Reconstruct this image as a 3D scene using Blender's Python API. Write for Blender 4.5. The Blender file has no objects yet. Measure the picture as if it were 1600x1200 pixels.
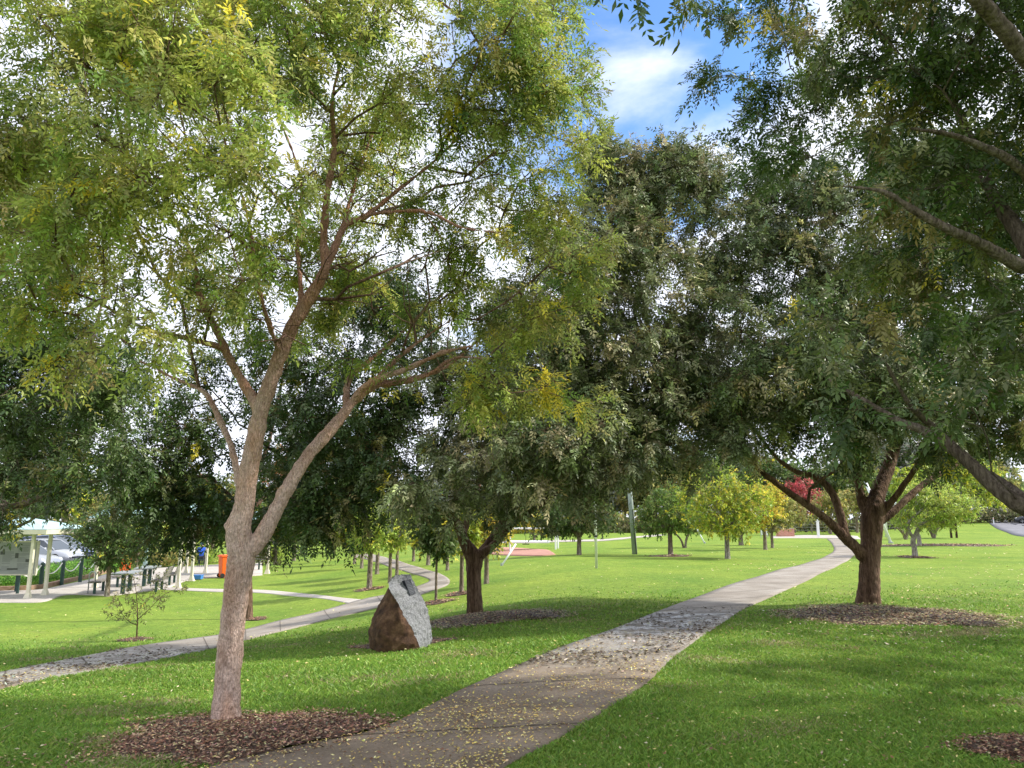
import bpy, bmesh, math, random
import numpy as np
from mathutils import Vector, Matrix, noise as mnoise
random.seed(7); RNG = np.random.default_rng(11)
S = bpy.context.scene; COL = S.collection

# ------------------------------------------------------------------ camera, sky, sun
CAMZ = 1.6; F = 1202.0; PITCH = math.atan(212/1202)
cam = bpy.data.cameras.new('camera'); co = bpy.data.objects.new('camera', cam); COL.objects.link(co)
co.location = (0, 0, CAMZ); co.rotation_euler = (math.pi/2 + PITCH, 0, 0)
cam.sensor_width = 36; cam.lens = F/1600*36; cam.clip_start = .05; cam.clip_end = 5000
S.camera = co
S.view_settings.view_transform = 'Standard'; S.view_settings.look = 'None'
S.view_settings.exposure = 0.95; S.view_settings.gamma = 1
S.render.resolution_x = 1024; S.render.resolution_y = 768

SUN_EL = math.radians(40); SUN_AZ = math.radians(84)      # azimuth clockwise from +Y (the view direction): light comes from the right
sd = Vector((math.sin(SUN_AZ)*math.cos(SUN_EL), math.cos(SUN_AZ)*math.cos(SUN_EL), math.sin(SUN_EL)))
sl = bpy.data.lights.new('sun', 'SUN'); sl.energy = 3.3; sl.angle = math.radians(2.2); sl.color = (1, .95, .86)
so = bpy.data.objects.new('sun', sl); COL.objects.link(so); so.rotation_euler = sd.to_track_quat('Z', 'Y').to_euler(); so.location = (30, 5, 30)

def ray(px, py):
    st, ct = math.sin(PITCH), math.cos(PITCH)
    return Vector((px-800, (600-py)*-st + F*ct, (600-py)*ct + F*st))

W = bpy.data.worlds.new('World'); S.world = W; W.use_nodes = True
nt = W.node_tree; nt.nodes.clear()
def N(t, ty, **kw):
    n = t.nodes.new(ty)
    for k, v in kw.items():
        if k.startswith('i_'): n.inputs[k[2:].replace('_', ' ')].default_value = v
        elif k[0] == 'n' and k[1:].isdigit(): n.inputs[int(k[1:])].default_value = v
        else: setattr(n, k, v)
    return n
def L(t, a, b): t.links.new(a, b)
sky = N(nt, 'ShaderNodeTexSky', sky_type='NISHITA', sun_disc=False, sun_elevation=SUN_EL, sun_rotation=SUN_AZ)
tc = N(nt, 'ShaderNodeTexCoord')
sep = N(nt, 'ShaderNodeSeparateXYZ'); L(nt, tc.outputs['Generated'], sep.inputs[0])
mx = N(nt, 'ShaderNodeMath', operation='MAXIMUM', n1=0.06); L(nt, sep.outputs[2], mx.inputs[0])
ad = N(nt, 'ShaderNodeMath', operation='ADD', n1=0.25); L(nt, mx.outputs[0], ad.inputs[0])
cb = N(nt, 'ShaderNodeCombineXYZ'); 
for i in (0, 1):
    dv = N(nt, 'ShaderNodeMath', operation='DIVIDE'); L(nt, sep.outputs[i], dv.inputs[0]); L(nt, ad.outputs[0], dv.inputs[1]); L(nt, dv.outputs[0], cb.inputs[i])
n1 = N(nt, 'ShaderNodeTexNoise', i_Scale=2.6, i_Detail=9, i_Roughness=.55, i_Distortion=.3); L(nt, cb.outputs[0], n1.inputs['Vector'])
gd = ray(975, 70).normalized()
dt = N(nt, 'ShaderNodeVectorMath', operation='DOT_PRODUCT'); dt.inputs[1].default_value = gd
nrm = N(nt, 'ShaderNodeVectorMath', operation='NORMALIZE'); L(nt, tc.outputs['Generated'], nrm.inputs[0]); L(nt, nrm.outputs[0], dt.inputs[0])
mr = N(nt, 'ShaderNodeMapRange'); L(nt, dt.outputs['Value'], mr.inputs[0])
mr.interpolation_type = 'SMOOTHSTEP'
mr.inputs[1].default_value = .955; mr.inputs[2].default_value = .9975; mr.inputs[3].default_value = .20; mr.inputs[4].default_value = -.12
sm = N(nt, 'ShaderNodeMath', operation='ADD'); L(nt, n1.outputs[0], sm.inputs[0]); L(nt, mr.outputs[0], sm.inputs[1])
gd2 = ray(1045, 195).normalized(); dt2 = N(nt, 'ShaderNodeVectorMath', operation='DOT_PRODUCT'); dt2.inputs[1].default_value = gd2; L(nt, nrm.outputs[0], dt2.inputs[0])
m2r = N(nt, 'ShaderNodeMapRange'); m2r.interpolation_type = 'SMOOTHSTEP'; L(nt, dt2.outputs['Value'], m2r.inputs[0]); m2r.inputs[1].default_value = .9925; m2r.inputs[2].default_value = .9998; m2r.inputs[3].default_value = 0; m2r.inputs[4].default_value = .105
sm_ = N(nt, 'ShaderNodeMath', operation='ADD'); L(nt, sm.outputs[0], sm_.inputs[0]); L(nt, m2r.outputs[0], sm_.inputs[1]); sm = sm_
cr = N(nt, 'ShaderNodeMapRange'); cr.interpolation_type = 'SMOOTHSTEP'; L(nt, sm.outputs[0], cr.inputs[0]); cr.inputs[1].default_value = .36; cr.inputs[2].default_value = .66
n2 = N(nt, 'ShaderNodeTexNoise', i_Scale=4.2, i_Detail=6); L(nt, cb.outputs[0], n2.inputs['Vector'])
cc = N(nt, 'ShaderNodeMix', data_type='RGBA'); L(nt, n2.outputs[0], cc.inputs[0])
cc.inputs[6].default_value = (.47, .51, .63, 1); cc.inputs[7].default_value = (.72, .73, .76, 1)
b1 = N(nt, 'ShaderNodeBackground', i_Strength=.13)
tint = N(nt, 'ShaderNodeMix', data_type='RGBA', blend_type='MULTIPLY', n0=1.0); L(nt, sky.outputs[0], tint.inputs[6]); tint.inputs[7].default_value = (.62, .88, 1.15, 1)
L(nt, tint.outputs[2], b1.inputs[0])
b2 = N(nt, 'ShaderNodeBackground', i_Strength=1.16); L(nt, cc.outputs[2], b2.inputs[0])
ms = N(nt, 'ShaderNodeMixShader'); L(nt, cr.outputs[0], ms.inputs[0]); L(nt, b1.outputs[0], ms.inputs[1]); L(nt, b2.outputs[0], ms.inputs[2])
wo = N(nt, 'ShaderNodeOutputWorld'); L(nt, ms.outputs[0], wo.inputs[0])

# ------------------------------------------------------------------ terrain
def ss(v, a, b):
    t = np.clip((np.asarray(v, float)-a)/(b-a), 0, 1); return t*t*(3-2*t)
def H(x, y):
    x = np.asarray(x, float); y = np.asarray(y, float)
    d = np.hypot(x, y); a = x/np.maximum(y, 4.)
    z = -1.15*ss(-a, -.12, .38)*ss(d, 5, 24)
    z = z + 3.4*ss(y, 62, 165)*ss(a, .40, .60)
    z = z + .022*np.sin(x*.9+.4)*np.cos(y*.7+1)*ss(d, 2, 8) + .05*np.sin(x*.21+1.3)*np.sin(y*.27)*ss(d, 8, 20)
    return z
def at(px, py, Y):
    r = ray(px, py); s = Y/r.y; return Vector((r.x*s, Y, CAMZ + r.z*s))
def P(px, py):
    r = ray(px, py); r /= r.y
    ys = np.geomspace(2.5, 900, 5000)
    f = (CAMZ + r.z*ys) - H(r.x*ys, ys)
    i = int(np.argmax(f <= 0)) if (f <= 0).any() else len(ys)-1
    y = ys[i]
    if i > 0 and f[i] <= 0:
        t = f[i-1]/(f[i-1]-f[i]); y = ys[i-1] + t*(ys[i]-ys[i-1])
    x = r.x*y
    return Vector((x, y, float(H(x, y))))
def G(x, y): return Vector((x, y, float(H(x, y))))

# ------------------------------------------------------------------ helpers
def tag(o, label=None, cat=None, group=None, kind=None):
    if label: o['label'] = label
    if cat: o['category'] = cat
    if group: o['group'] = group
    if kind: o['kind'] = kind
    return o
def empty(name, loc, label, cat, group=None, rz=0):
    o = bpy.data.objects.new(name, None); COL.objects.link(o); o.empty_display_size = .2
    o.location = loc; o.rotation_euler = (0, 0, rz); return tag(o, label, cat, group)
def mesh_np(name, V, Fc, mat, parent=None, origin=(0, 0, 0), col=None, smooth=False, n=4):
    V = np.asarray(V, np.float32).reshape(-1, 3) - np.asarray(origin, np.float32)
    Fc = np.asarray(Fc, np.int32).reshape(-1, n)
    me = bpy.data.meshes.new(name); me.vertices.add(len(V)); me.vertices.foreach_set('co', V.ravel())
    me.loops.add(Fc.size); me.loops.foreach_set('vertex_index', Fc.ravel())
    me.polygons.add(len(Fc)); me.polygons.foreach_set('loop_start', np.arange(0, Fc.size, n, dtype=np.int32))
    me.update(calc_edges=True)
    if smooth: me.polygons.foreach_set('use_smooth', np.ones(len(Fc), bool))
    if col is not None:
        a = me.attributes.new('Col', 'FLOAT_COLOR', 'FACE')
        c = np.ones((len(Fc), 4), np.float32); c[:, :3] = col; a.data.foreach_set('color', c.ravel())
    if mat: me.materials.append(mat)
    o = bpy.data.objects.new(name, me); COL.objects.link(o)
    if parent: o.parent = parent
    else: o.location = origin
    return o
class MB:
    def __init__(s): s.v = []; s.f = []
    def add(s, vs, fs):
        b = len(s.v); s.v += [Vector(v) for v in vs]; s.f += [[i+b for i in f] for f in fs]; return s
    def box(s, c, d, rot=None, taper=1.0):
        x, y, z = [k/2 for k in d]; vs = []
        for sz in (-1, 1):
            t = taper if sz > 0 else 1
            for sx, sy in ((-1, -1), (1, -1), (1, 1), (-1, 1)):
                v = Vector((sx*x*t, sy*y*t, sz*z)); vs.append((rot @ v if rot else v) + Vector(c))
        return s.add(vs, [(3, 2, 1, 0), (4, 5, 6, 7), (0, 1, 5, 4), (1, 2, 6, 5), (2, 3, 7, 6), (3, 0, 4, 7)])
    def tube(s, pts, rs, n=8, cap=True):
        pts = [Vector(p) for p in pts]
        if not hasattr(rs, '__len__'): rs = [rs]*len(pts)
        rings = []; u = None
        for i, p in enumerate(pts):
            d = (pts[min(i+1, len(pts)-1)] - pts[max(i-1, 0)]).normalized()
            if u is None: u = d.orthogonal().normalized()
            else:
                u = (u - d*u.dot(d)); u = u.normalized() if u.length > 1e-5 else d.orthogonal().normalized()
            w = d.cross(u)
            rings.append([p + (u*math.cos(2*math.pi*k/n) + w*math.sin(2*math.pi*k/n))*rs[i] for k in range(n)])
        vs = [v for r in rings for v in r]; fs = []
        for i in range(len(pts)-1):
            for k in range(n): fs.append((i*n+k, i*n+(k+1) % n, (i+1)*n+(k+1) % n, (i+1)*n+k))
        if cap: fs.append(tuple(range(n))[::-1]); fs.append(tuple((len(pts)-1)*n+k for k in range(n)))
        return s.add(vs, fs)
    def build(s, name, mat, parent=None, origin=None, smooth=False, bevel=0):
        o0 = Vector(origin) if origin is not None else Vector((0, 0, 0))
        me = bpy.data.meshes.new(name); me.from_pydata([tuple(v-o0) for v in s.v], [], s.f); me.update()
        if smooth:
            for p in me.polygons: p.use_smooth = True
        if mat: me.materials.append(mat)
        o = bpy.data.objects.new(name, me); COL.objects.link(o)
        if parent: o.parent = parent
        elif origin is not None: o.location = o0
        if bevel:
            m = o.modifiers.new('bevel', 'BEVEL'); m.width = bevel; m.segments = 2; m.limit_method = 'ANGLE'
        return o
def copy_tree(o, loc=None, rz=None, scale=None, label=None, parent=None):
    c = o.copy(); COL.objects.link(c)
    if parent: c.parent = parent
    else:
        if loc is not None: c.location = loc
        if rz is not None: c.rotation_euler = (0, 0, rz)
        if scale is not None: c.scale = (scale,)*3 if not hasattr(scale, '__len__') else scale
        if label: c['label'] = label
    for ch in list(o.children): copy_tree(ch, parent=c)
    return c

# ------------------------------------------------------------------ materials
def mat(name, base=(.5, .5, .5), rough=.7, spec=.5, metal=0):
    m = bpy.data.materials.new(name); m.use_nodes = True
    b = m.node_tree.nodes['Principled BSDF']
    b.inputs['Base Color'].default_value = (*base, 1); b.inputs['Roughness'].default_value = rough
    b.inputs['Specular IOR Level'].default_value = spec; b.inputs['Metallic'].default_value = metal
    return m
def noisy(name, cols, scale=5, detail=8, rough=.8, bump=0, bscale=None, stretch=(1, 1, 1), dist=.01, spec=.3, rgh=.6):
    """procedural material: colour ramp over object-space noise, mixed with a finer noise, plus bump"""
    m = mat(name, cols[0], rough, spec); t = m.node_tree; b = t.nodes['Principled BSDF']
    tc = N(t, 'ShaderNodeTexCoord'); mp = N(t, 'ShaderNodeMapping'); mp.inputs['Scale'].default_value = stretch
    L(t, tc.outputs['Object'], mp.inputs[0])
    n = N(t, 'ShaderNodeTexNoise', i_Scale=scale, i_Detail=detail, i_Roughness=rgh); L(t, mp.outputs[0], n.inputs['Vector'])
    r = N(t, 'ShaderNodeValToRGB'); L(t, n.outputs[0], r.inputs[0])
    e = r.color_ramp.elements; k = len(cols)
    e[0].position = .3; e[1].position = .7; e[0].color = (*cols[0], 1); e[1].color = (*cols[-1], 1)
    for i in range(1, k-1):
        x = e.new(.3+.4*i/(k-1)); x.color = (*cols[i], 1)
    L(t, r.outputs[0], b.inputs['Base Color'])
    if bump:
        n2 = N(t, 'ShaderNodeTexNoise', i_Scale=bscale or scale*3, i_Detail=8, i_Roughness=.65); L(t, mp.outputs[0], n2.inputs['Vector'])
        bp = N(t, 'ShaderNodeBump', i_Strength=bump, i_Distance=dist); L(t, n2.outputs[0], bp.inputs['Height']); L(t, bp.outputs[0], b.inputs['Normal'])
    return m
def leafmat(name, trans=.35, rough=.45, spec=.45, bright=1.0):
    m = bpy.data.materials.new(name); m.use_nodes = True; t = m.node_tree; b = t.nodes['Principled BSDF']
    a = N(t, 'ShaderNodeAttribute', attribute_name='Col')
    hs = N(t, 'ShaderNodeHueSaturation', i_Value=bright); L(t, a.outputs['Color'], hs.inputs['Color'])
    L(t, hs.outputs[0], b.inputs['Base Color']); b.inputs['Roughness'].default_value = rough; b.inputs['Specular IOR Level'].default_value = spec
    tr = N(t, 'ShaderNodeBsdfTranslucent'); h2 = N(t, 'ShaderNodeHueSaturation', i_Saturation=1.0, i_Value=1.45*bright); L(t, a.outputs['Color'], h2.inputs['Color']); L(t, h2.outputs[0], tr.inputs[0])
    mxs = N(t, 'ShaderNodeMixShader', n0=trans); L(t, b.outputs[0], mxs.inputs[1]); L(t, tr.outputs[0], mxs.inputs[2])
    L(t, mxs.outputs[0], t.nodes['Material Output'].inputs[0]); return m
M = {}
M['leaf'] = leafmat('leaf', .38, .5, .35)
M['leaf_gloss'] = leafmat('leaf_gloss', .16, .5, .45)
M['leaf_near'] = leafmat('leaf_near', .20, .45, .45)
M['litter'] = leafmat('litter', .05, .6, .3)
M['blade'] = leafmat('grass_blade', .3, .5, .35)
def bark(name, cols, fine, rough=.9, sc=10, st=.35, bump=1.0, lo=.40):
    m = mat(name, cols[0], rough, .2); t = m.node_tree; b = t.nodes['Principled BSDF']
    tc = N(t, 'ShaderNodeTexCoord'); mp = N(t, 'ShaderNodeMapping'); mp.inputs['Scale'].default_value = (1, 1, st); L(t, tc.outputs['Object'], mp.inputs[0])
    a = N(t, 'ShaderNodeTexNoise', i_Scale=sc*.35, i_Detail=6, i_Roughness=.6); f = N(t, 'ShaderNodeTexNoise', i_Scale=fine, i_Detail=6, i_Roughness=.7); v = N(t, 'ShaderNodeTexVoronoi', i_Scale=fine*.8, feature='DISTANCE_TO_EDGE')
    for q in (a, f, v): L(t, mp.outputs[0], q.inputs['Vector'])
    r = N(t, 'ShaderNodeValToRGB'); L(t, a.outputs[0], r.inputs[0]); e = r.color_ramp.elements; e[0].position = .34; e[1].position = .66; e[0].color = (*cols[0], 1); e[1].color = (*cols[2], 1); x = e.new(.5); x.color = (*cols[1], 1)
    r2 = N(t, 'ShaderNodeValToRGB'); L(t, f.outputs[0], r2.inputs[0]); e = r2.color_ramp.elements; e[0].position = .36; e[1].position = .64; e[0].color = (lo, lo*.92, lo*.88, 1); e[1].color = (1.3, 1.3, 1.3, 1)
    mu = N(t, 'ShaderNodeMix', data_type='RGBA', blend_type='MULTIPLY', n0=1.0); L(t, r.outputs[0], mu.inputs[6]); L(t, r2.outputs[0], mu.inputs[7]); L(t, mu.outputs[2], b.inputs['Base Color'])
    ad = N(t, 'ShaderNodeMath', operation='ADD'); L(t, f.outputs[0], ad.inputs[0]); L(t, v.outputs['Distance'], ad.inputs[1])
    bp = N(t, 'ShaderNodeBump', i_Strength=bump, i_Distance=.03); L(t, ad.outputs[0], bp.inputs['Height']); L(t, bp.outputs[0], b.inputs['Normal']); return m
M['bark1'] = bark('bark_pink', [(.56, .37, .28), (.72, .55, .47), (.78, .50, .36)], 75, lo=.62)
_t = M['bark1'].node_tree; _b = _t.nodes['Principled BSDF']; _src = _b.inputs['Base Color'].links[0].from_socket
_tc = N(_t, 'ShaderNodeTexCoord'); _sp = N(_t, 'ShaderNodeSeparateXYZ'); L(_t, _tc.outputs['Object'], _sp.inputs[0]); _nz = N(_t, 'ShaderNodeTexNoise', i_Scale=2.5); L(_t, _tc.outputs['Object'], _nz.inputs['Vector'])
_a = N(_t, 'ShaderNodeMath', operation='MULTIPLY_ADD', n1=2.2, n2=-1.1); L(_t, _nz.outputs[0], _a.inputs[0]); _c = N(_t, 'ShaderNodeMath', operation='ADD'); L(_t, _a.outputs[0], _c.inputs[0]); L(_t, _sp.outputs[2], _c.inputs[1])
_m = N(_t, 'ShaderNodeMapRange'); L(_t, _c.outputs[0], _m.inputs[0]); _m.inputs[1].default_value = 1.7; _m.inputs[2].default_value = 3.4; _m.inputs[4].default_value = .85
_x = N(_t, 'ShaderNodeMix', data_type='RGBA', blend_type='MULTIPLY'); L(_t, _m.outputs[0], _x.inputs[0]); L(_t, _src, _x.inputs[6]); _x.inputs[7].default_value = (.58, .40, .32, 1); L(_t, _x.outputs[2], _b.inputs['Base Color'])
M['bark_twig'] = bark('bark_twig', [(.13, .07, .05), (.22, .14, .10), (.30, .20, .15)], 30)
M['bark2'] = bark('bark_red', [(.08, .045, .03), (.18, .11, .075), (.27, .18, .13)], 34, st=.16, sc=14)
M['bark3'] = bark('bark_grey', [(.15, .115, .08), (.26, .21, .165), (.34, .30, .25)], 30, st=.3)
M['bark_dark'] = bark('bark_dark', [(.10, .075, .055), (.17, .135, .105), (.23, .195, .16)], 34, st=.3)
M['bark4'] = bark('bark_pale', [(.20, .18, .15), (.30, .27, .24), (.38, .35, .31)], 20)

# lawn
def lawn_mat():
    m = mat('lawn', (.1, .2, .03), .9, .15); t = m.node_tree; b = t.nodes['Principled BSDF']
    g = N(t, 'ShaderNodeNewGeometry')
    a = N(t, 'ShaderNodeTexNoise', i_Scale=.35, i_Detail=6, i_Roughness=.6); c = N(t, 'ShaderNodeTexNoise', i_Scale=14, i_Detail=8, i_Roughness=.75)
    d = N(t, 'ShaderNodeTexNoise', i_Scale=1.6, i_Detail=5, i_Roughness=.6)
    for q in (a, c, d): L(t, g.outputs['Position'], q.inputs['Vector'])
    r1 = N(t, 'ShaderNodeValToRGB'); L(t, a.outputs[0], r1.inputs[0]); e = r1.color_ramp.elements
    e[0].position = .32; e[0].color = (.14, .25, .036, 1); e[1].position = .68; e[1].color = (.25, .34, .055, 1)
    r2 = N(t, 'ShaderNodeValToRGB'); L(t, c.outputs[0], r2.inputs[0]); e = r2.color_ramp.elements
    e[0].position = .3; e[0].color = (.55, .55, .5, 1); e[1].position = .72; e[1].color = (1.35, 1.3, 1.2, 1)
    mu = N(t, 'ShaderNodeMix', data_type='RGBA', blend_type='MULTIPLY', n0=1.0); L(t, r1.outputs[0], mu.inputs[6]); L(t, r2.outputs[0], mu.inputs[7])
    r3 = N(t, 'ShaderNodeValToRGB'); L(t, d.outputs[0], r3.inputs[0]); e = r3.color_ramp.elements
    e[0].position = .60; e[0].color = (0, 0, 0, 1); e[1].position = .78; e[1].color = (.55, .55, .55, 1)
    m2 = N(t, 'ShaderNodeMix', data_type='RGBA'); L(t, r3.outputs[0], m2.inputs[0]); L(t, mu.outputs[2], m2.inputs[6]); m2.inputs[7].default_value = (.24, .23, .09, 1)
    k_ = N(t, 'ShaderNodeTexNoise', i_Scale=4.5, i_Detail=5, i_Roughness=.7); L(t, g.outputs['Position'], k_.inputs['Vector']); r4 = N(t, 'ShaderNodeValToRGB'); L(t, k_.outputs[0], r4.inputs[0]); e = r4.color_ramp.elements
    e[0].position = .35; e[0].color = (.74, .78, .7, 1); e[1].position = .66; e[1].color = (1.15, 1.12, 1.1, 1)
    m3 = N(t, 'ShaderNodeMix', data_type='RGBA', blend_type='MULTIPLY', n0=1.0); L(t, m2.outputs[2], m3.inputs[6]); L(t, r4.outputs[0], m3.inputs[7])
    L(t, m3.outputs[2], b.inputs['Base Color'])
    bp = N(t, 'ShaderNodeBump', i_Strength=.9, i_Distance=.05); L(t, c.outputs[0], bp.inputs['Height']); L(t, bp.outputs[0], b.inputs['Normal'])
    return m
M['lawn'] = lawn_mat()
def path_mat(name, c0, c1, c2, worn=False):
    m = mat(name, c1, .8, .35); t = m.node_tree; b = t.nodes['Principled BSDF']; g = N(t, 'ShaderNodeNewGeometry')
    a = N(t, 'ShaderNodeTexNoise', i_Scale=.8, i_Detail=8, i_Roughness=.65); c = N(t, 'ShaderNodeTexNoise', i_Scale=45, i_Detail=6, i_Roughness=.8)
    for q in (a, c): L(t, g.outputs['Position'], q.inputs['Vector'])
    r = N(t, 'ShaderNodeValToRGB'); L(t, a.outputs[0], r.inputs[0]); e = r.color_ramp.elements
    e[0].position = .33; e[0].color = (*c0, 1); e[1].position = .7; e[1].color = (*c2, 1); x = e.new(.5); x.color = (*c1, 1)
    r2 = N(t, 'ShaderNodeValToRGB'); L(t, c.outputs[0], r2.inputs[0]); e = r2.color_ramp.elements
    e[0].position = .3; e[0].color = (.6, .6, .6, 1); e[1].position = .7; e[1].color = (1.3, 1.3, 1.3, 1)
    mu = N(t, 'ShaderNodeMix', data_type='RGBA', blend_type='MULTIPLY', n0=1.0); L(t, r.outputs[0], mu.inputs[6]); L(t, r2.outputs[0], mu.inputs[7]); out = mu.outputs[2]
    if worn:  # near stretch browned: dirt stain plus the deeper shade painted into the colour
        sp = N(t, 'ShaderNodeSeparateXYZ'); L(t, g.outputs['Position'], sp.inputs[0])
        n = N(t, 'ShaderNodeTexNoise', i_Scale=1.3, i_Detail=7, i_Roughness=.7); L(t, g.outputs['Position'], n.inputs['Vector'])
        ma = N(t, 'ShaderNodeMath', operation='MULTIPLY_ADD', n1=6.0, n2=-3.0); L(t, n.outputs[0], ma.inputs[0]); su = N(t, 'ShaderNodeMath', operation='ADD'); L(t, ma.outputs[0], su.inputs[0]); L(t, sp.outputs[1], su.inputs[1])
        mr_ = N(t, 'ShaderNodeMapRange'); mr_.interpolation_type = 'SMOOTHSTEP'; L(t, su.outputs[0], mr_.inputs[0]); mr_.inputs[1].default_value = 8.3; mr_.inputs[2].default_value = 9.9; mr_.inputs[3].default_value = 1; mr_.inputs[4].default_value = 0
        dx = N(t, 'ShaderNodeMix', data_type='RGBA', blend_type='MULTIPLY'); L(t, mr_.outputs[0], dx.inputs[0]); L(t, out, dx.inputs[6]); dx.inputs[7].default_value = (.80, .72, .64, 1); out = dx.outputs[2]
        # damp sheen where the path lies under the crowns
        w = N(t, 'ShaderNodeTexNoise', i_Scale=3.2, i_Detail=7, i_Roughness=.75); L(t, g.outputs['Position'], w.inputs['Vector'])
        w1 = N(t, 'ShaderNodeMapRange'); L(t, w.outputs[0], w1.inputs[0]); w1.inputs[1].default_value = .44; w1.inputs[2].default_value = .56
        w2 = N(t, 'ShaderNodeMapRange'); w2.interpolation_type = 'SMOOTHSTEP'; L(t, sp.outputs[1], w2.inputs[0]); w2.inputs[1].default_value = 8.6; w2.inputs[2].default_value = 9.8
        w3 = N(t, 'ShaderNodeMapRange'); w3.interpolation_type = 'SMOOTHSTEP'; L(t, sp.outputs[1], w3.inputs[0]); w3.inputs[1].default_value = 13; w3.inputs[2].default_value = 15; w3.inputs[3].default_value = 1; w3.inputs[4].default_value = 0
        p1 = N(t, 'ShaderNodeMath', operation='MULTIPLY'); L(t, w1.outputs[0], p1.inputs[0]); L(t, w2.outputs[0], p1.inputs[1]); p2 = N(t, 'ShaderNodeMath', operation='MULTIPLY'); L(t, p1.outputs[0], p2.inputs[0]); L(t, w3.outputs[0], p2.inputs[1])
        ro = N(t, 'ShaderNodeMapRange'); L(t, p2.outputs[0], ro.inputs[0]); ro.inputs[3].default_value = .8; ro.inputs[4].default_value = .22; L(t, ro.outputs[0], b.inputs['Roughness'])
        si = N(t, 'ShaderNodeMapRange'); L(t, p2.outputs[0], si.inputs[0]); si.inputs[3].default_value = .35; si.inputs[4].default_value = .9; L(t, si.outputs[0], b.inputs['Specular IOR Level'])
    L(t, out, b.inputs['Base Color'])
    bp = N(t, 'ShaderNodeBump', i_Strength=.5, i_Distance=.008); L(t, c.outputs[0], bp.inputs['Height']); L(t, bp.outputs[0], b.inputs['Normal'])
    return m
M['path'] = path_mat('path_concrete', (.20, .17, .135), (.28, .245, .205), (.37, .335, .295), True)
M['joint'] = mat('joint_dirt', (.11, .09, .07), .95)
M['path2'] = path_mat('pale_concrete', (.36, .32, .28), (.44, .40, .36), (.50, .46, .42))
M['asphalt'] = path_mat('asphalt', (.13, .13, .15), (.18, .18, .205), (.22, .22, .25))
M['mulch'] = noisy('mulch_soil', [(.035, .02, .014), (.10, .06, .045), (.18, .115, .085)], 30, 8, .95, 1, 60, (1, 1, 1), .03)

# ------------------------------------------------------------------ the ground
def axis(near, far, step, grow):
    a = [0]; s = step
    while a[-1] < far:
        a.append(a[-1]+s)
        if a[-1] > near: s *= grow
    return a
xa = axis(22, 1200, .4, 1.09); xs = np.array([-v for v in xa[:0:-1]] + xa)
ys = np.array([-v for v in axis(3, 60, 1, 1.5)[:0:-1]] + axis(32, 1500, .4, 1.07))
XX, YY = np.meshgrid(xs, ys); ZZ = H(XX, YY)
nx, ny = len(xs), len(ys); idx = np.arange(nx*ny).reshape(ny, nx)
Fq = np.stack([idx[:-1, :-1], idx[:-1, 1:], idx[1:, 1:], idx[1:, :-1]], -1).reshape(-1, 4)
g = mesh_np('ground', np.stack([XX, YY, ZZ], -1), Fq, M['lawn'], smooth=True); tag(g, 'mown green park lawn sloping down to the left', 'lawn', kind='structure')

def spl(pts, n):
    """Catmull-Rom resample of a list of tuples"""
    p = np.array(pts, float); p = np.vstack([2*p[0]-p[1], p, 2*p[-1]-p[-2]]); out = []
    for i in range(1, len(p)-2):
        for k in range(n):
            t = k/n; a, b, c, d = p[i-1], p[i], p[i+1], p[i+2]
            out.append(.5*((2*b)+(-a+c)*t+(2*a-5*b+4*c-d)*t*t+(-a+3*b-3*c+d)*t**3))
    out.append(p[-2]); return np.array(out)
POLYS = []
def strip(name, left, right, m, label, cat='path', lift=.02, n=6, w=8, kind='structure', world=False, keep=True, joint=0):
    if not world:
        left = [P(*q)[:2] for q in left]; right = [P(*q)[:2] for q in right]
    Lp, Rp = spl(left, n), spl(right, n)
    if keep: POLYS.append(np.vstack([Lp, Rp[::-1]]))
    V = []
    for a, b in zip(Lp, Rp):
        for k in range(w+1):
            q = a + (b-a)*k/w
            z = float(H(q[0], q[1])) + lift
            V.append((q[0], q[1], z))
    nn = len(Lp); ix = np.arange(nn*(w+1)).reshape(nn, w+1)
    Fq = np.stack([ix[:-1, :-1], ix[:-1, 1:], ix[1:, 1:], ix[1:, :-1]], -1).reshape(-1, 4)
    V = np.array(V); 
    # make faces point up
    a, b, c = V[Fq[0, 0]], V[Fq[0, 1]], V[Fq[0, 2]]
    if np.cross(b-a, c-b)[2] < 0: Fq = Fq[:, ::-1]
    # skirt so that the sheet has an edge
    base = len(V); rim = list(ix[:, 0]) + list(ix[-1, 1:]) + list(ix[::-1, -1][1:]) + list(ix[0, ::-1][1:-1])
    V = np.vstack([V, V[rim] - [0, 0, .06]]); m_ = len(rim)
    Fs = [(rim[i], rim[(i+1) % m_], base+(i+1) % m_, base+i) for i in range(m_)]
    o = mesh_np(name, V, np.vstack([Fq, Fs]), m, smooth=False)
    if joint:
        mid = (Lp+Rp)/2; s_ = np.concatenate([[0], np.cumsum(np.linalg.norm(np.diff(mid, axis=0), axis=1))]); mb = MB()
        for d_ in np.arange(joint, s_[-1], joint):
            a_ = [np.interp(d_, s_, Lp[:, k]) for k in (0, 1)]; c_ = [np.interp(d_, s_, Rp[:, k]) for k in (0, 1)]; a_, c_ = np.array(a_), np.array(c_); di = c_-a_; nn_ = np.array([-di[1], di[0]])/np.linalg.norm(di)*.009
            P0 = [a_+di*k/6 for k in range(7)]; mb.add([(q[0]+sg*nn_[0], q[1]+sg*nn_[1], float(H(q[0], q[1]))+lift+.004) for q in P0 for sg in (-1, 1)], [(2*k, 2*k+1, 2*k+3, 2*k+2) for k in range(6)])
        mb.build('path_joint', M['joint'], o)
    return tag(o, label, cat, kind=kind)
main_L = [(150, 1255), (350, 1197), (480, 1166), (600, 1139), (720, 1081), (800, 1046), (880, 1012), (960, 984), (1030, 956), (1110, 926), (1210, 893), (1270, 877), (1302, 862), (1300, 850), (1292, 842)]
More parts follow.
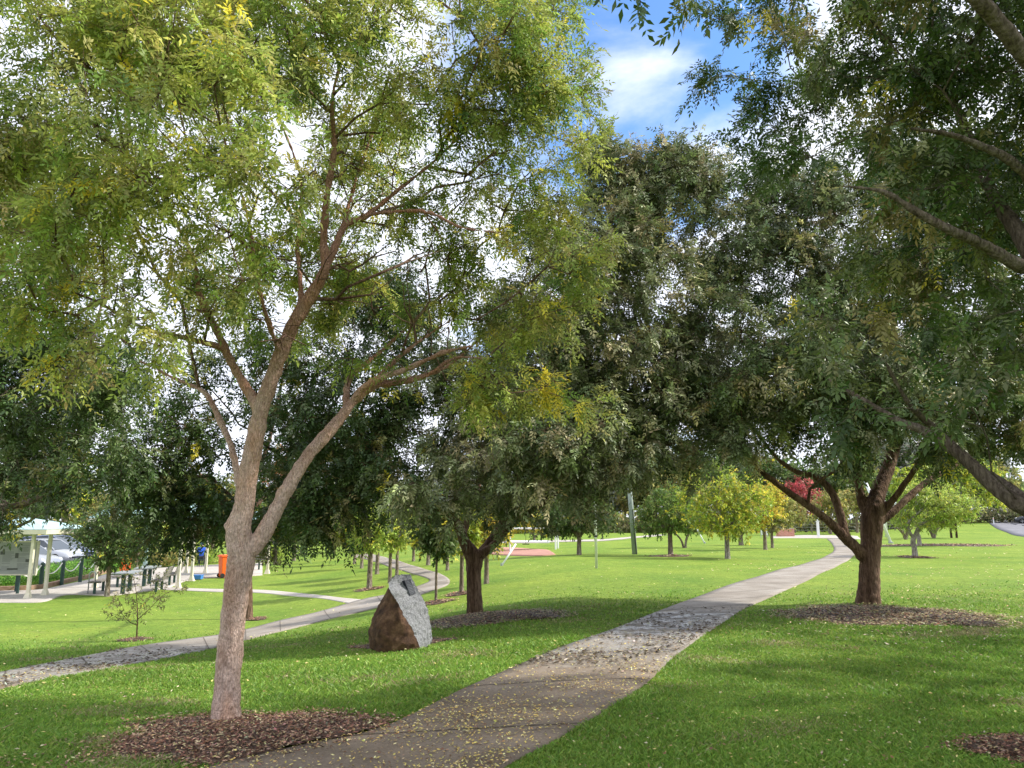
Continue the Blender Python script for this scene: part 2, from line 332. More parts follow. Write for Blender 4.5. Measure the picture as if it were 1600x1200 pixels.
main_R = [(700, 1270), (790, 1199), (860, 1162), (945, 1112), (1010, 1068), (1048, 1032), (1085, 1003), (1130, 973), (1180, 944), (1240, 917), (1300, 889), (1330, 872), (1341, 860), (1333, 849), (1318, 841)]
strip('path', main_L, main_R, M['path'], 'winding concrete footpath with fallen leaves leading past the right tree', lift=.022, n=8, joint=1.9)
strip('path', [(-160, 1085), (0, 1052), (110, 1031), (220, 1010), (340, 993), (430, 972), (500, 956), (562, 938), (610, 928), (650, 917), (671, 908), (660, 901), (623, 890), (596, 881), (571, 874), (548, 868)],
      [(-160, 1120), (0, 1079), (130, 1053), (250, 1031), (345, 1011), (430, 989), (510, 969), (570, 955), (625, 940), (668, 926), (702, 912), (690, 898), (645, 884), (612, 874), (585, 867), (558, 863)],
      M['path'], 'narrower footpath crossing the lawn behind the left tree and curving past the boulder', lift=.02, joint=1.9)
strip('path', [(250, 917), (300, 919.5), (392, 921.5), (475, 928), (530, 934), (575, 938)], [(255, 922), (300, 923.5), (392, 926), (475, 933), (530, 940), (560, 946)],
      M['path2'], 'thin pale path joining the picnic plaza to the curving footpath', lift=.015)
strip('plaza', [(-120, 925), (0, 924), (60, 922), (98, 915), (140, 906), (172, 896), (230, 889), (330, 883), (410, 880)],
      [(-120, 944), (0, 942), (66, 941), (104, 930), (170, 931), (215, 926), (262, 919), (306, 905), (410, 899)], M['path2'], 'pinkish concrete plaza around the picnic tables', 'paving', lift=.03, w=14)
strip('path', [(1042, 834.5), (1000, 838), (960, 841.5), (900, 844), (820, 845), (760, 846)], [(1042, 836.5), (1000, 840.3), (960, 844), (900, 846.6), (820, 847.6), (760, 848.6)], M['path2'], 'far pale path crossing the lawn behind the utility pole', lift=.03)
strip('path', [(1205, 838), (1240, 837), (1292, 836.5), (1340, 838)], [(1205, 841), (1240, 841), (1300, 841.5), (1345, 843)], M['path2'], 'pale gravel strip beside the low brick wall', lift=.028)
strip('road', [(1740, 850), (1600, 839), (1570, 831), (1550, 821), (1538, 810), (1528, 800)], [(2000, 812), (1760, 809), (1690, 806), (1640, 803), (1590, 799), (1556, 796.5)], M['asphalt'], 'grey asphalt road climbing away at the right edge', 'road', lift=.05, w=16)
M['white'] = mat('white_paint', (.8, .8, .78), .5)
strip('road_marking', [(1800, 829), (1680, 823), (1600, 815.5), (1570, 809), (1546, 801)], [(1800, 831), (1680, 825), (1600, 817), (1570, 810), (1547, 801.4)], M['white'], 'white painted edge line on the asphalt road', 'road marking', lift=.075, w=3, keep=False)
strip('car_park', [(-300, 880), (-60, 880), (60, 877), (150, 872), (230, 868)], [(-300, 905), (-60, 906), (60, 901), (150, 889), (235, 877)], M['asphalt'], 'grey asphalt car park behind the low hedge', 'car park', lift=.03, w=10)
M['rubber'] = noisy('red_softfall', [(.34, .17, .13), (.42, .23, .18)], 3, 5, .95)
strip('softfall_mat', [(752, 857), (800, 856), (850, 859), (864, 864)], [(748, 864), (790, 868), (840, 869), (868, 867)], M['rubber'], 'reddish rubber softfall patch under the white play equipment', 'playground surface', lift=.03, w=6)

# ------------------------------------------------------------------ masks for scatter
def inpoly(x, y, poly):
    c = np.zeros(x.shape, bool); n = len(poly); j = n-1
    bx = (x > poly[:, 0].min()) & (x < poly[:, 0].max()) & (y > poly[:, 1].min()) & (y < poly[:, 1].max())
    xb, yb = x[bx], y[bx]; cb_ = np.zeros(xb.shape, bool)
    for i in range(n):
        xi, yi = poly[i]; xj, yj = poly[j]
        if yi != yj: cb_ ^= ((yi > yb) != (yj > yb)) & (xb < (xj-xi)*(yb-yi)/(yj-yi)+xi)
        j = i
    c[bx] = cb_; return c
BEDS = []   # (cx, cy, rx, ry)
def bedr(x, y, b, k=0):
    cx, cy, rx, ry, sd_ = b
    dx, dy = (x-cx)/rx, (y-cy)/ry; an = np.arctan2(dy, dx); r = np.hypot(dx, dy)
    return r*(1+.10*np.sin(x*7.3+y*3)*np.sin(y*9.1-x*2))/(1+.10*np.sin(3*an+sd_)+.07*np.sin(5*an+2*sd_)+.05*np.sin(9*an+sd_*3))

def scatter_quads(pos, size, elong, tilt, col, nrm=None, fold=.15):
    """flat lying little diamonds; pos (n,3)"""
    n = len(pos); a = RNG.uniform(0, 2*np.pi, n); t = RNG.normal(0, tilt, (n, 2))
    d = np.stack([np.cos(a), np.sin(a), t[:, 0]], -1); s = np.stack([-np.sin(a), np.cos(a), t[:, 1]], -1)
    Ls = (size*RNG.uniform(.6, 1.35, n))[:, None]/2; Ws = Ls*elong*RNG.uniform(.7, 1.3, n)[:, None]
    up = np.array([0, 0, 1.0])
    V = np.stack([pos-d*Ls, pos+s*Ws+up*Ls*fold, pos+d*Ls, pos-s*Ws+up*Ls*fold], 1)
    V[:, :, 2] = np.maximum(V[:, :, 2], pos[:, None, 2]-.002)
    return V.reshape(-1, 3), np.arange(4*n).reshape(-1, 4), col
def pick(cols, w, n, var=.2):
    cols = np.array(cols, float); w = np.array(w, float); w /= w.sum()
    c = cols[RNG.choice(len(cols), n, p=w)]
    return np.clip(c*RNG.normal(1, var, (n, 1))*RNG.normal(1, var*.35, (n, 3)), .005, .9)

CHIP = ([(.16, .075, .045), (.26, .135, .085), (.36, .21, .14), (.07, .035, .022), (.50, .36, .22), (.56, .47, .25)], [3, 3, 2.4, 2, 1.6, .9])
CHIP2 = ([(.15, .08, .05), (.27, .155, .095), (.40, .31, .18), (.06, .04, .025), (.48, .40, .23), (.36, .35, .17)], [2, 2.5, 3, 1.6, 2.6, 1.6])
def bed(px, py, rx, ry, n, size, label, hgt=.05, sd_=1.0, loc=None, chip=None):
    c = P(px, py) if loc is None else G(*loc)
    b = (c.x, c.y, rx, ry, sd_); BEDS.append(b)
    V = []; Fc = []; nr, na = 14, 72
    for i in range(nr+1):
        for k in range(na):
            an = 2*math.pi*k/na; f = (1+.10*math.sin(3*an+sd_)+.07*math.sin(5*an+2*sd_)+.05*math.sin(9*an+sd_*3)); r = i/nr*1.0*f
            x, y = c.x+math.cos(an)*rx*r, c.y+math.sin(an)*ry*r
            z = float(H(x, y)) + hgt*(1-(i/nr)**2) + .012*mnoise.noise(Vector((x*9, y*9, 0))) + .012 - (.03 if i == nr else 0)
            V.append((x, y, z))
    for i in range(nr):
        for k in range(na): Fc.append((i*na+k, i*na+(k+1) % na, (i+1)*na+(k+1) % na, (i+1)*na+k))
    V = np.array(V); Fc = np.array(Fc)[:, ::-1]
    fc = V[Fc].mean(1); Fc = Fc[~inpoly(fc[:, 0], fc[:, 1], POLYS[0])]
    soil = np.tile([[.10, .062, .045]], (len(Fc), 1))
    # chips
    r = np.sqrt(RNG.uniform(0, 1.0, n))*RNG.uniform(.97, 1.0, n); an = RNG.uniform(0, 2*np.pi, n); e_ = RNG.uniform(0, 1, n) < .24
    r = np.where(e_, .97+np.abs(RNG.normal(0, .13, n)), r)
    f = (1+.10*np.sin(3*an+sd_)+.07*np.sin(5*an+2*sd_)+.05*np.sin(9*an+sd_*3))
    x, y = c.x+np.cos(an)*rx*r*f, c.y+np.sin(an)*ry*r*f
    k_ = ~inpoly(x, y, POLYS[0]) | (RNG.uniform(0, 1, n) < .13); x, y, r = x[k_], y[k_], r[k_]; n = len(x)
    z = H(x, y) + np.where(r < 1, hgt*(1-np.minimum(r, 1)**2)+.02, .028) + RNG.uniform(0, .012, n)
    v2, f2, c2 = scatter_quads(np.stack([x, y, z], -1), size, .36, .32, pick(*(chip or CHIP), n, .3), fold=.05)
    o = mesh_np('mulch', np.vstack([V, v2]), np.vstack([Fc, f2+len(V)]), M['litter'], col=np.vstack([soil, c2]))
    return tag(o, label, 'mulch', kind='stuff')

# ------------------------------------------------------------------ trees
def unit(v): return v/np.maximum(np.linalg.norm(v, axis=-1, keepdims=True), 1e-9)
class Skel:
    def __init__(s): s.p = []; s.par = []; s.fix = []; s.len = []; s.nobr = []
    def add(s, p, par, fix=0, nobr=False):
        s.p.append(np.array(p, float)); s.par.append(par); s.fix.append(fix); s.nobr.append(nobr)
        s.len.append(0 if par < 0 else s.len[par] + float(np.linalg.norm(s.p[-1]-s.p[par]))); return len(s.p)-1
    def limb(s, pts, n=6, clear=0.0):
        """pts: (x, y, z, r)"""
        q = spl(pts, n)
        if s.p:
            d = np.linalg.norm(np.array(s.p)-q[0, :3], axis=1); par = int(np.argmin(d))
        else: par = -1
        tot = len(q)
        for i, v in enumerate(q): par = s.add(v[:3], par, max(v[3], .004), i/tot < clear)
    def grow(s, tips, alpha=.3, seg=.3, bend=.3, sag=.0):
        A = np.array(s.p); d0 = np.array([np.min(np.linalg.norm(A-t, axis=1)) for t in tips])
        out = []
        cap = len(A)+len(tips)*12; PP = np.zeros((cap, 3)); DD = np.zeros((cap, 3)); LL = np.zeros(cap); OK = np.zeros(cap, bool); n = len(A)
        PP[:n] = A; LL[:n] = s.len; OK[:n] = ~np.array(s.nobr)
        for i in range(n):
            pr = s.par[i]; DD[i] = unit(A[i]-A[pr]) if pr >= 0 else (0, 0, 1)
        for j in np.argsort(d0):
            t = tips[j]; v = t-PP[:n]; d = np.linalg.norm(v, axis=1)+1e-6
            c = np.sum(v*DD[:n], 1)/d
            cost = d*(1.35-.35*c) + alpha*LL[:n] + np.where(v[:, 2] < 0, -.35*v[:, 2], 0); cost[~OK[:n]] = 1e9
            k = int(np.argmin(cost)); dist = d[k]; m = max(1, min(11, int(round(dist/seg))))
            a, b = PP[k].copy(), t; ta = DD[k]*dist*bend + np.array([0, 0, .12*dist]); par = k
            for q in range(1, m+1):
                u = q/m; lin = a+(b-a)*u; off = ta*u*(1-u)**2*2.2
                p = lin+off+(RNG.normal(0, .045*seg*2, 3) if q < m else 0)
                par = s.add(p, par); PP[n] = p; DD[n] = unit(p-PP[s.par[par]]); LL[n] = s.len[par]; OK[n] = True; n += 1
            out.append(par)
        s.tips = out; return out
    def radii(s, e=2.35, tip=.0035):
        n = len(s.p); acc = np.zeros(n); r = np.zeros(n)
        for i in range(n-1, -1, -1):
            r[i] = max(tip, acc[i]**(1/e) if acc[i] > 0 else 0)
            if s.fix[i]: r[i] = s.fix[i]
            if s.par[i] >= 0: acc[s.par[i]] += r[i]**e
        for i in range(n):
            if s.par[i] >= 0 and not s.fix[i]: r[i] = min(r[i], r[s.par[i]]*.85 if s.fix[s.par[i]] else r[s.par[i]])
        s.r = r; return r
    def wood(s, thick=True, lim=0.0, knots=0.0, sides=(20, 8, 5, 3)):
        """two meshes' worth of tubes: nodes with fixed radius (limbs) or the others"""
        n = len(s.p); kids = [[] for _ in range(n)]
        for i in range(n):
            if s.par[i] >= 0: kids[s.par[i]].append(i)
        mb = MB(); st = [(0, -1)]; done = set()
        while st:
            i, pr = st.pop(); ch = [] if pr < 0 else [pr]; ch.append(i); c = i
            while kids[c]:
                ks = sorted(kids[c], key=lambda k: -(s.r[k] + (10 if s.fix[k] and s.par[k] == k-1 else 0)))
                for o_ in ks[1:]: st.append((o_, c))
                c = ks[0]
                if bool(s.fix[c]) != bool(s.fix[i]): st.append((c, ch[-1])); c = None; break
                ch.append(c)
            if len(ch) < 2 or bool(s.fix[i]) != thick: continue
            pts = [s.p[k] for k in ch]; rs = [s.r[k] for k in ch]
            if pr >= 0: rs[0] = min(s.r[pr]*.9, rs[1]*1.25)
            rs[-1] *= .5 if len(ch) > 2 else 1
            R = max(rs); k_ = sides[0] if R > .06 else sides[1] if R > .025 else sides[2] if R > .01 else sides[3]
            mb.tube(pts, rs, k_, cap=thick)
        return mb
def seg_prisms(a, b, r0, r1):
    d = unit(b-a); u = unit(np.cross(d, np.array([.31, .52, .79]))); w = np.cross(d, u); n = len(a); V = []
    for (p, r) in ((a, r0), (b, r1)):
        for k in range(3):
            an = 2*math.pi*k/3; V.append(p+(u*math.cos(an)+w*math.sin(an))*r)
    V = np.stack(V, 1); o = np.arange(n)[:, None]*6
    Fq = np.concatenate([np.stack([o[:, 0]+k, o[:, 0]+(k+1) % 3, o[:, 0]+3+(k+1) % 3, o[:, 0]+3+k], -1) for k in range(3)])
    return V.reshape(-1, 3), Fq
def sample_blobs(blobs, n, squash=.85, gap=.0, shell=2.4, seed=0, gs=.8, minz=1.0):
    C = []; R = []
    for b in blobs:
        if b[0] == 'w': C.append(b[1:4]); R.append(b[4])
        else: c = at(b[0], b[1], b[2]); C.append(tuple(c)); R.append(b[3]*b[2]/F)
    C = np.array(C); R = np.array(R); w = R**2.3; w /= w.sum(); out = []
    while len(out) < n:
        k = RNG.choice(len(R), p=w); d = unit(RNG.normal(0, 1, 3)); rr = R[k]*RNG.uniform()**(1/shell)
        rr *= 1+.22*mnoise.noise(Vector(d*2.1+seed))
        p = C[k]+d*rr*np.array([1, 1, squash])
        if gap and mnoise.noise(Vector(p*gs)+Vector((seed*3.1, seed, 0))) < -.05 and RNG.uniform() < gap: continue
        if p[2] < float(H(p[0], p[1]))+minz: continue
        out.append(p)
    return np.array(out)
def leaves(tips, center, K=5, J=6, twig=.35, pairs=4, leaf=.16, ll=.045, lw=.3, up=.15, droop=.35, pal=None, yellow=.02, out=.6, vary=.2, spread=None, tipcol=None, vbase=.5, term=True, ypts=None):
    """sprays of pinnate leaves round each tip -> twig prisms and leaflet quads"""
    n = len(tips); o = unit(tips-center)
    td = unit(o[:, None]*out + RNG.normal(0, .75, (n, K, 3)) + np.array([0, 0, up]))
    tl = twig*RNG.uniform(.5, 1.35, (n, K, 1)); a = np.repeat(tips[:, None], K, 1); b = a+td*tl
    tv, tf = seg_prisms(a.reshape(-1, 3), b.reshape(-1, 3), .0028, .0012)
    t = (np.arange(J)+1.0)/J; t = t[None, None, :, None]+RNG.uniform(-.5/J, .0, (n, K, J, 1)); t = np.clip(.12+.9*t, 0, 1)
    base = a[:, :, None]+td[:, :, None]*tl[:, :, None]*t
    ld = unit(td[:, :, None]*.65+RNG.normal(0, .62, (n, K, J, 3))+np.array([0, 0, -droop]))
    base = base.reshape(-1, 3); ld = ld.reshape(-1, 3); m = len(base)
    L0 = leaf*RNG.uniform(.6, 1.3, (m, 1))
    upv = unit(np.array([0, 0, 1.0])+RNG.normal(0, .45, (m, 3))); side = unit(np.cross(ld, upv)); nr = unit(np.cross(side, ld))
    ip = np.repeat(np.arange(n), K*J); it = np.repeat(np.arange(n*K), J)
    pos, dr, nn, col, sz = [], [], [], [], []
    cols, w = pal; cols = np.array(cols); w = np.array(w, float); w /= w.sum()
    if tipcol is None: tipcol = cols[RNG.choice(len(cols), n, p=w)]
    twc = cols[RNG.choice(len(cols), n*K, p=w)]
    c = tipcol[ip]*vbase+twc[it]*(1-vbase)
    c = c*RNG.normal(1, vary*.7, (n*K, 1))[it]*RNG.normal(1, vary, (m, 1))*RNG.normal(1, .06, (m, 3))
    ye = RNG.uniform(size=n*K) < yellow
    if ypts is not None:
        mp = (a+b).reshape(-1, 3)/2
        for yp, yr in ypts: ye |= np.linalg.norm(mp-np.array(yp), axis=1) < yr
    yc = np.array([.70, .60, .07])*RNG.uniform(.75, 1.2, (m, 1)); c = np.where(ye[it][:, None], yc, c)
    c = np.clip(c, .008, .8)
    if pairs == 0:
        pos.append(base); dr.append(ld); nn.append(nr); col.append(c); sz.append(np.full(m, ll))
    for q in range(pairs):
        f = (q+.8)/(pairs+.3); cen = base+ld*L0*f+np.array([0, 0, -1.0])*L0*.22*f*f
        for sg in (-1, 1):
            d = unit(ld*.62+side*sg*.85+RNG.normal(0, .16, (m, 3))+np.array([0, 0, -.22]))
            pos.append(cen); dr.append(d); nn.append(nr); col.append(c); sz.append(np.full(m, ll)*(1-.25*abs(f-.5)*2))
    if pairs and term:
        pos.append(base+ld*L0+np.array([0, 0, -1.0])*L0*.2); dr.append(unit(ld+RNG.normal(0, .2, (m, 3)))); nn.append(nr); col.append(c); sz.append(np.full(m, ll*1.1))
    pos = np.concatenate(pos); dr = np.concatenate(dr); nn = np.concatenate(nn); col = np.concatenate(col); sz = np.concatenate(sz)
    k = len(pos); sz = (sz*RNG.uniform(.7, 1.25, k))[:, None]; nn = unit(nn+RNG.normal(0, .3, (k, 3))); wd = unit(np.cross(dr, nn)); nn = np.cross(wd, dr)
    mid = pos+dr*sz*.45; hw = sz*lw*.5
    V = np.stack([pos, mid+wd*hw+nn*sz*.05, pos+dr*sz-nn*sz*.06, mid-wd*hw+nn*sz*.05], 1).reshape(-1, 3)
    col = np.clip(col*RNG.normal(1, .08, (k, 1)), .005, .85)
    return tv, tf, V, np.arange(4*k).reshape(-1, 4), col
NLEAF = 0
def tree(name, base, limbs, blobs, ntips, label, group=None, bark='bark3', lm='leaf', hero=False, squash=.85, gap=.5, alpha=.3, seg=.3, voxel=.02, seed=0, center=None, shell=2.4, clear=.5, cat='tree', extra=None, bark_b=None, bare=None, minz=1.0, sides=(20, 8, 5, 3), tip=.0035, gs=.8, **lk):
    global NLEAF
    root = empty(name, base, label, cat, group); sk = Skel()
    for i, l in enumerate(limbs): sk.limb(l, 6, clear if i == 0 else 0)
    T = sample_blobs(blobs, ntips, squash, gap, shell, seed, gs, minz)
    if extra is not None: T = np.vstack([T, extra])
    keep = sk.grow(T, alpha, seg)
    if bare: sk.grow(sample_blobs(bare[0], bare[1], squash, 0, 1.6, seed+5), alpha, seg*.8); sk.tips = keep
    sk.radii(tip=tip)
    tr = sk.wood(True, sides=sides).build('trunk', M[bark], root, base, smooth=True)
    if hero:
        m = tr.modifiers.new('remesh', 'REMESH'); m.mode = 'VOXEL'; m.voxel_size = voxel; m.use_smooth_shade = True
        m = tr.modifiers.new('smooth', 'SMOOTH'); m.factor = .6; m.iterations = 3
        tx = bpy.data.textures.new('bark', 'CLOUDS'); tx.noise_scale = .09; tx.noise_depth = 3
        m = tr.modifiers.new('bumps', 'DISPLACE'); m.texture = tx; m.strength = hero; m.mid_level = .5; m.texture_coords = 'LOCAL'
    tips = np.array([sk.p[k] for k in sk.tips]); cen = np.mean(tips, 0) if center is None else center
    # leaves also along the outer ends of the branches
    tv, tf, V, Fq, col = leaves(tips, cen, **lk); NLEAF += len(Fq)
    br = sk.wood(False, sides=sides)
    bv = np.array([tuple(v) for v in br.v]).reshape(-1, 3); bo = [f for f in br.f]
    allv = np.vstack([bv, tv]); allf = np.vstack([np.array(bo, int).reshape(-1, 4), tf+len(bv)])
    mesh_np('branches', allv, allf, M[bark_b or bark], root, base, smooth=True)
    mesh_np('crown', V, Fq, M[lm], root, base, col=col)
    return root
def X(px, py, Y, r): v = at(px, py, Y); return (v.x, v.y, v.z, r)

PAL1 = ([(.37, .41, .08), (.22, .31, .06), (.29, .32, .10), (.48, .48, .12), (.10, .17, .04), (.48, .40, .17)], [2.8, 3.2, 1.8, 1.5, 1.8, .6])
PAL2 = ([(.15, .195, .07), (.22, .255, .105), (.33, .34, .20), (.085, .125, .045), (.50, .42, .23)], [3, 3, 2.2, 1.6, .9])
PAL3 = ([(.12, .175, .065), (.18, .225, .09), (.28, .30, .17), (.075, .115, .045), (.50, .42, .20), (.25, .28, .07)], [3, 3, 1.8, 1.8, .9, .8])

# --- the near left tree
b = P(352, 1132); Y0 = b.y
limbs = [
 [(b.x, b.y, b.z-.15, .135), (b.x, b.y, b.z+.02, .122), X(354, 1090, Y0, .108), X(359, 1020, Y0, .104), X(366, 950, Y0, .100), X(372, 905, Y0, .108), X(377, 868, Y0, .112), X(372, 828, Y0, .104), X(382, 790, Y0, .082), X(388, 740, Y0, .078), X(398, 690, Y0, .074), X(408, 640, Y0, .072), X(425, 590, Y0, .066), X(442, 545, Y0-.05, .060), X(462, 500, Y0-.1, .058), X(492, 452, Y0-.15, .052), X(508, 420, Y0-.2, .044), X(506, 370, Y0-.2, .034), X(512, 300, Y0-.3, .03), X(522, 230, Y0-.4, .024), X(520, 150, Y0-.5, .018), X(545, 60, Y0-.5, .012)],
 [X(385, 862, Y0, .085), X(402, 848, Y0+.02, .07), X(422, 815, Y0+.05, .066), X(448, 765, Y0+.15, .062), X(482, 712, Y0+.3, .058), X(520, 668, Y0+.45, .054), X(552, 628, Y0+.6, .046), X(590, 602, Y0+.8, .034), X(640, 592, Y0+1.0, .024), X(700, 572, Y0+1.2, .016), X(760, 520, Y0+1.4, .01)],
 [X(548, 632, Y0+.6, .04), X(575, 600, Y0+.5, .032), X(640, 575, Y0+.4, .026), X(690, 552, Y0+.3, .02), X(740, 540, Y0+.2, .012)],
 [X(540, 640, Y0+.6, .035), X(548, 590, Y0+.9, .028), X(600, 545, Y0+1.1, .02), X(680, 470, Y0+1.3, .014), X(760, 400, Y0+1.5, .01)],
 [X(404, 640, Y0, .055), X(388, 612, Y0+.05, .045), X(365, 572, Y0+.05, .04), X(345, 530, Y0-.05, .034), X(312, 460, Y0-.2, .026), X(300, 400, Y0-.4, .02), X(250, 300, Y0-.6, .013)],
 [X(352, 545, Y0, .03), X(300, 530, Y0-.3, .024), X(230, 515, Y0-.6, .018), X(150, 470, Y0-1, .012)],
 [X(376, 790, Y0+.02, .05), X(372, 745, Y0+.15, .032), X(360, 695, Y0+.3, .03), X(338, 645, Y0+.5, .028), X(318, 612, Y0+.7, .022), X(270, 590, Y0+.9, .016), X(210, 560, Y0+1, .01)],
 [X(500, 432, Y0-.15, .04), X(520, 395, Y0-.1, .034), X(540, 352, Y0, .03), X(575, 335, Y0, .026), X(612, 305, Y0+.1, .02), X(680, 250, Y0+.3, .015), X(750, 180, Y0+.4, .01)],
 [X(575, 335, Y0, .02), X(660, 330, Y0-.3, .016), X(720, 355, Y0-.6, .012), X(790, 365, Y0-.8, .008)],
 [X(458, 520, Y0-.05, .036), X(470, 460, Y0+.4, .026), X(465, 380, Y0+.7, .02), X(470, 280, Y0+.9, .016), X(430, 170, Y0+1, .01)],
 [X(440, 560, Y0, .03), X(418, 500, Y0-.4, .022), X(400, 430, Y0-.7, .017), X(385, 330, Y0-1, .012), X(345, 200, Y0-1.2, .008)],
 [X(470, 500, Y0-.1, .03), X(520, 400, Y0+.6, .024), X(560, 270, Y0+.8, .018), X(610, 130, Y0+.9, .012)],
 [X(560, 624, Y0+.6, .03), X(610, 570, Y0+.7, .024), X(660, 530, Y0+.8, .017), X(720, 490, Y0+.9, .01)],
 [X(600, 602, Y0+.8, .028), X(660, 590, Y0+.7, .022), X(710, 560, Y0+.6, .016), X(760, 560, Y0+.5, .009)],
 [X(372, 832, Y0-.03, .085), X(358, 826, Y0-.04, .055), X(352, 828, Y0-.04, .034)],
]
blobs1 = [(60, 130, 5.5, 150), (200, 60, 5.2, 150), (60, 330, 5.4, 140), (190, 270, 5, 150), (110, 450, 5.3, 90), (330, 180, 5.0, 150), (340, 400, 5.2, 95), (210, 500, 5.0, 75), (390, 60, 5.6, 150), (540, 60, 6, 150), (430, 290, 5.0, 90),
          (620, 180, 6.4, 120), (700, 60, 6.2, 140), (790, 170, 6.8, 110), (840, 60, 6.6, 75), (890, 230, 7.2, 60), (800, 330, 7.2, 100), (880, 380, 7.2, 70), (720, 470, 7.4, 70), (810, 500, 7.4, 90), (740, 610, 7.5, 70), (860, 590, 7.6, 60), (640, 320, 7, 70), (350, 520, 6.4, 60), (610, 480, 7.6, 60), (660, 560, 7.2, 40), (560, 545, 7.4, 36), (500, 330, 7.6, 90), (560, 420, 7.8, 70), (470, 480, 7.8, 60), (880, 130, 7.2, 50), (905, 210, 7.4, 45), (860, 40, 7, 60), (700, 380, 7.4, 60), (420, 380, 7.4, 70), (380, 470, 6.8, 55), (250, 420, 6.2, 70), (330, 440, 7.4, 60), (40, 430, 5.4, 70), (120, 560, 5.6, 40),
          (-90, 250, 5.5, 170), (100, -120, 5.6, 220), (400, -150, 6, 220), (700, -120, 6.6, 170), (300, 100, 7.5, 200), (120, 280, 7.2, 150), (560, 230, 7.6, 130)]
yp = [(at(848, 605, 7.4), .15), (at(108, 445, 5.4), .12), (at(92, 550, 5.5), .10), (at(180, 290, 5), .09), (at(780, 365, 7), .10), (at(712, 160, 6.4), .10), (at(910, 630, 7.4), .08), (at(60, 480, 5.3), .10)]
tree('broadleaf_tree', b, limbs, blobs1, 860, 'near tree with knobbly pinkish forked trunk and yellow green crown in a mulch bed', bark='bark1', hero=.032, voxel=.010, seed=1.3, gap=.62, clear=.42, sides=(28, 12, 6, 4), alpha=.22, tip=.0048,
     K=6, J=6, twig=.29, pairs=4, leaf=.15, ll=.054, lw=.36, up=.2, droop=.45, pal=PAL1, yellow=.022, gs=1.3, vbase=.65, ypts=yp, extra=np.array([tuple(q[0]) for q in yp for _ in range(2)])+RNG.normal(0, .05, (16, 3)), bark_b='bark_twig', bare=([(560, 430, 6.6, 80), (640, 480, 7, 80), (690, 560, 7, 70), (470, 420, 6.4, 70), (620, 350, 6.8, 80), (430, 520, 6.2, 60), (200, 480, 5.6, 90), (330, 480, 6, 70), (540, 250, 6.8, 110), (760, 250, 7, 100), (660, 420, 7, 90)], 330))

# --- the middle tree behind the boulder
b = P(742, 957); Y0 = b.y
limbs = [
 [(b.x, b.y, b.z-.1, .19), (b.x, b.y, b.z+.05, .165), X(741, 925, Y0, .15), X(740, 895, Y0, .15), X(740, 873, Y0, .17), X(725, 845, Y0-.1, .11), X(712, 815, Y0-.3, .09), X(690, 795, Y0-.6, .06), X(640, 790, Y0-1.2, .035), X(610, 780, Y0-1.5, .02)],
 [X(742, 876, Y0, .13), X(762, 853, Y0+.1, .10), X(785, 818, Y0+.2, .09), X(800, 785, Y0+.3, .08), X(815, 735, Y0+.4, .06), X(830, 650, Y0+.5, .04), X(860, 540, Y0+.4, .025)],
 [X(748, 870, Y0, .10), X(775, 848, Y0-.2, .07), X(805, 815, Y0-.5, .062), X(850, 785, Y0-.9, .05), X(900, 750, Y0-1.3, .035), X(960, 700, Y0-1.6, .02)],
 [X(722, 838, Y0-.1, .08), X(735, 800, Y0+.1, .06), X(750, 750, Y0+.2, .045), X(760, 660, Y0+.4, .03)],
 [X(815, 735, Y0+.4, .05), X(880, 660, Y0+.8, .04), X(950, 560, Y0+1, .03), X(990, 430, Y0+.6, .02)],
]
blobs2 = [(690, 600, 13.8, 60), (740, 580, 14, 60), (650, 660, 13.6, 50), (690, 745, 12.2, 75), (640, 780, 12, 45), (765, 735, 13.4, 65), (840, 710, 12.4, 95), (940, 700, 12.6, 90), (1000, 660, 13, 80), (900, 775, 12.5, 38), (860, 600, 13.2, 110), (960, 560, 13.2, 115), (1010, 470, 13.4, 95), (930, 450, 13, 100), (870, 400, 13.6, 70), (980, 350, 13.6, 90), (1040, 300, 13.8, 70), (960, 300, 13.8, 60), (780, 650, 13.6, 80), (720, 660, 13.4, 60), (1060, 560, 13.5, 80), (1060, 255, 13.8, 50), (930, 250, 13.8, 55), (1090, 380, 13.8, 70), (830, 520, 14.4, 90), (900, 680, 15, 120), (800, 780, 14.6, 60)]
tree('broadleaf_tree', b, limbs, blobs2, 920, 'dark green tree with three low limbs directly behind the boulder', bark='bark2', hero=.03, voxel=.02, seed=4.1, gap=.62, clear=.5, lm='leaf_gloss', seg=.4,
     K=7, J=6, twig=.34, pairs=3, leaf=.17, ll=.085, lw=.40, up=.15, droop=.5, vbase=.6, vary=.28, pal=PAL2, yellow=.006, gs=.8, tip=.006)

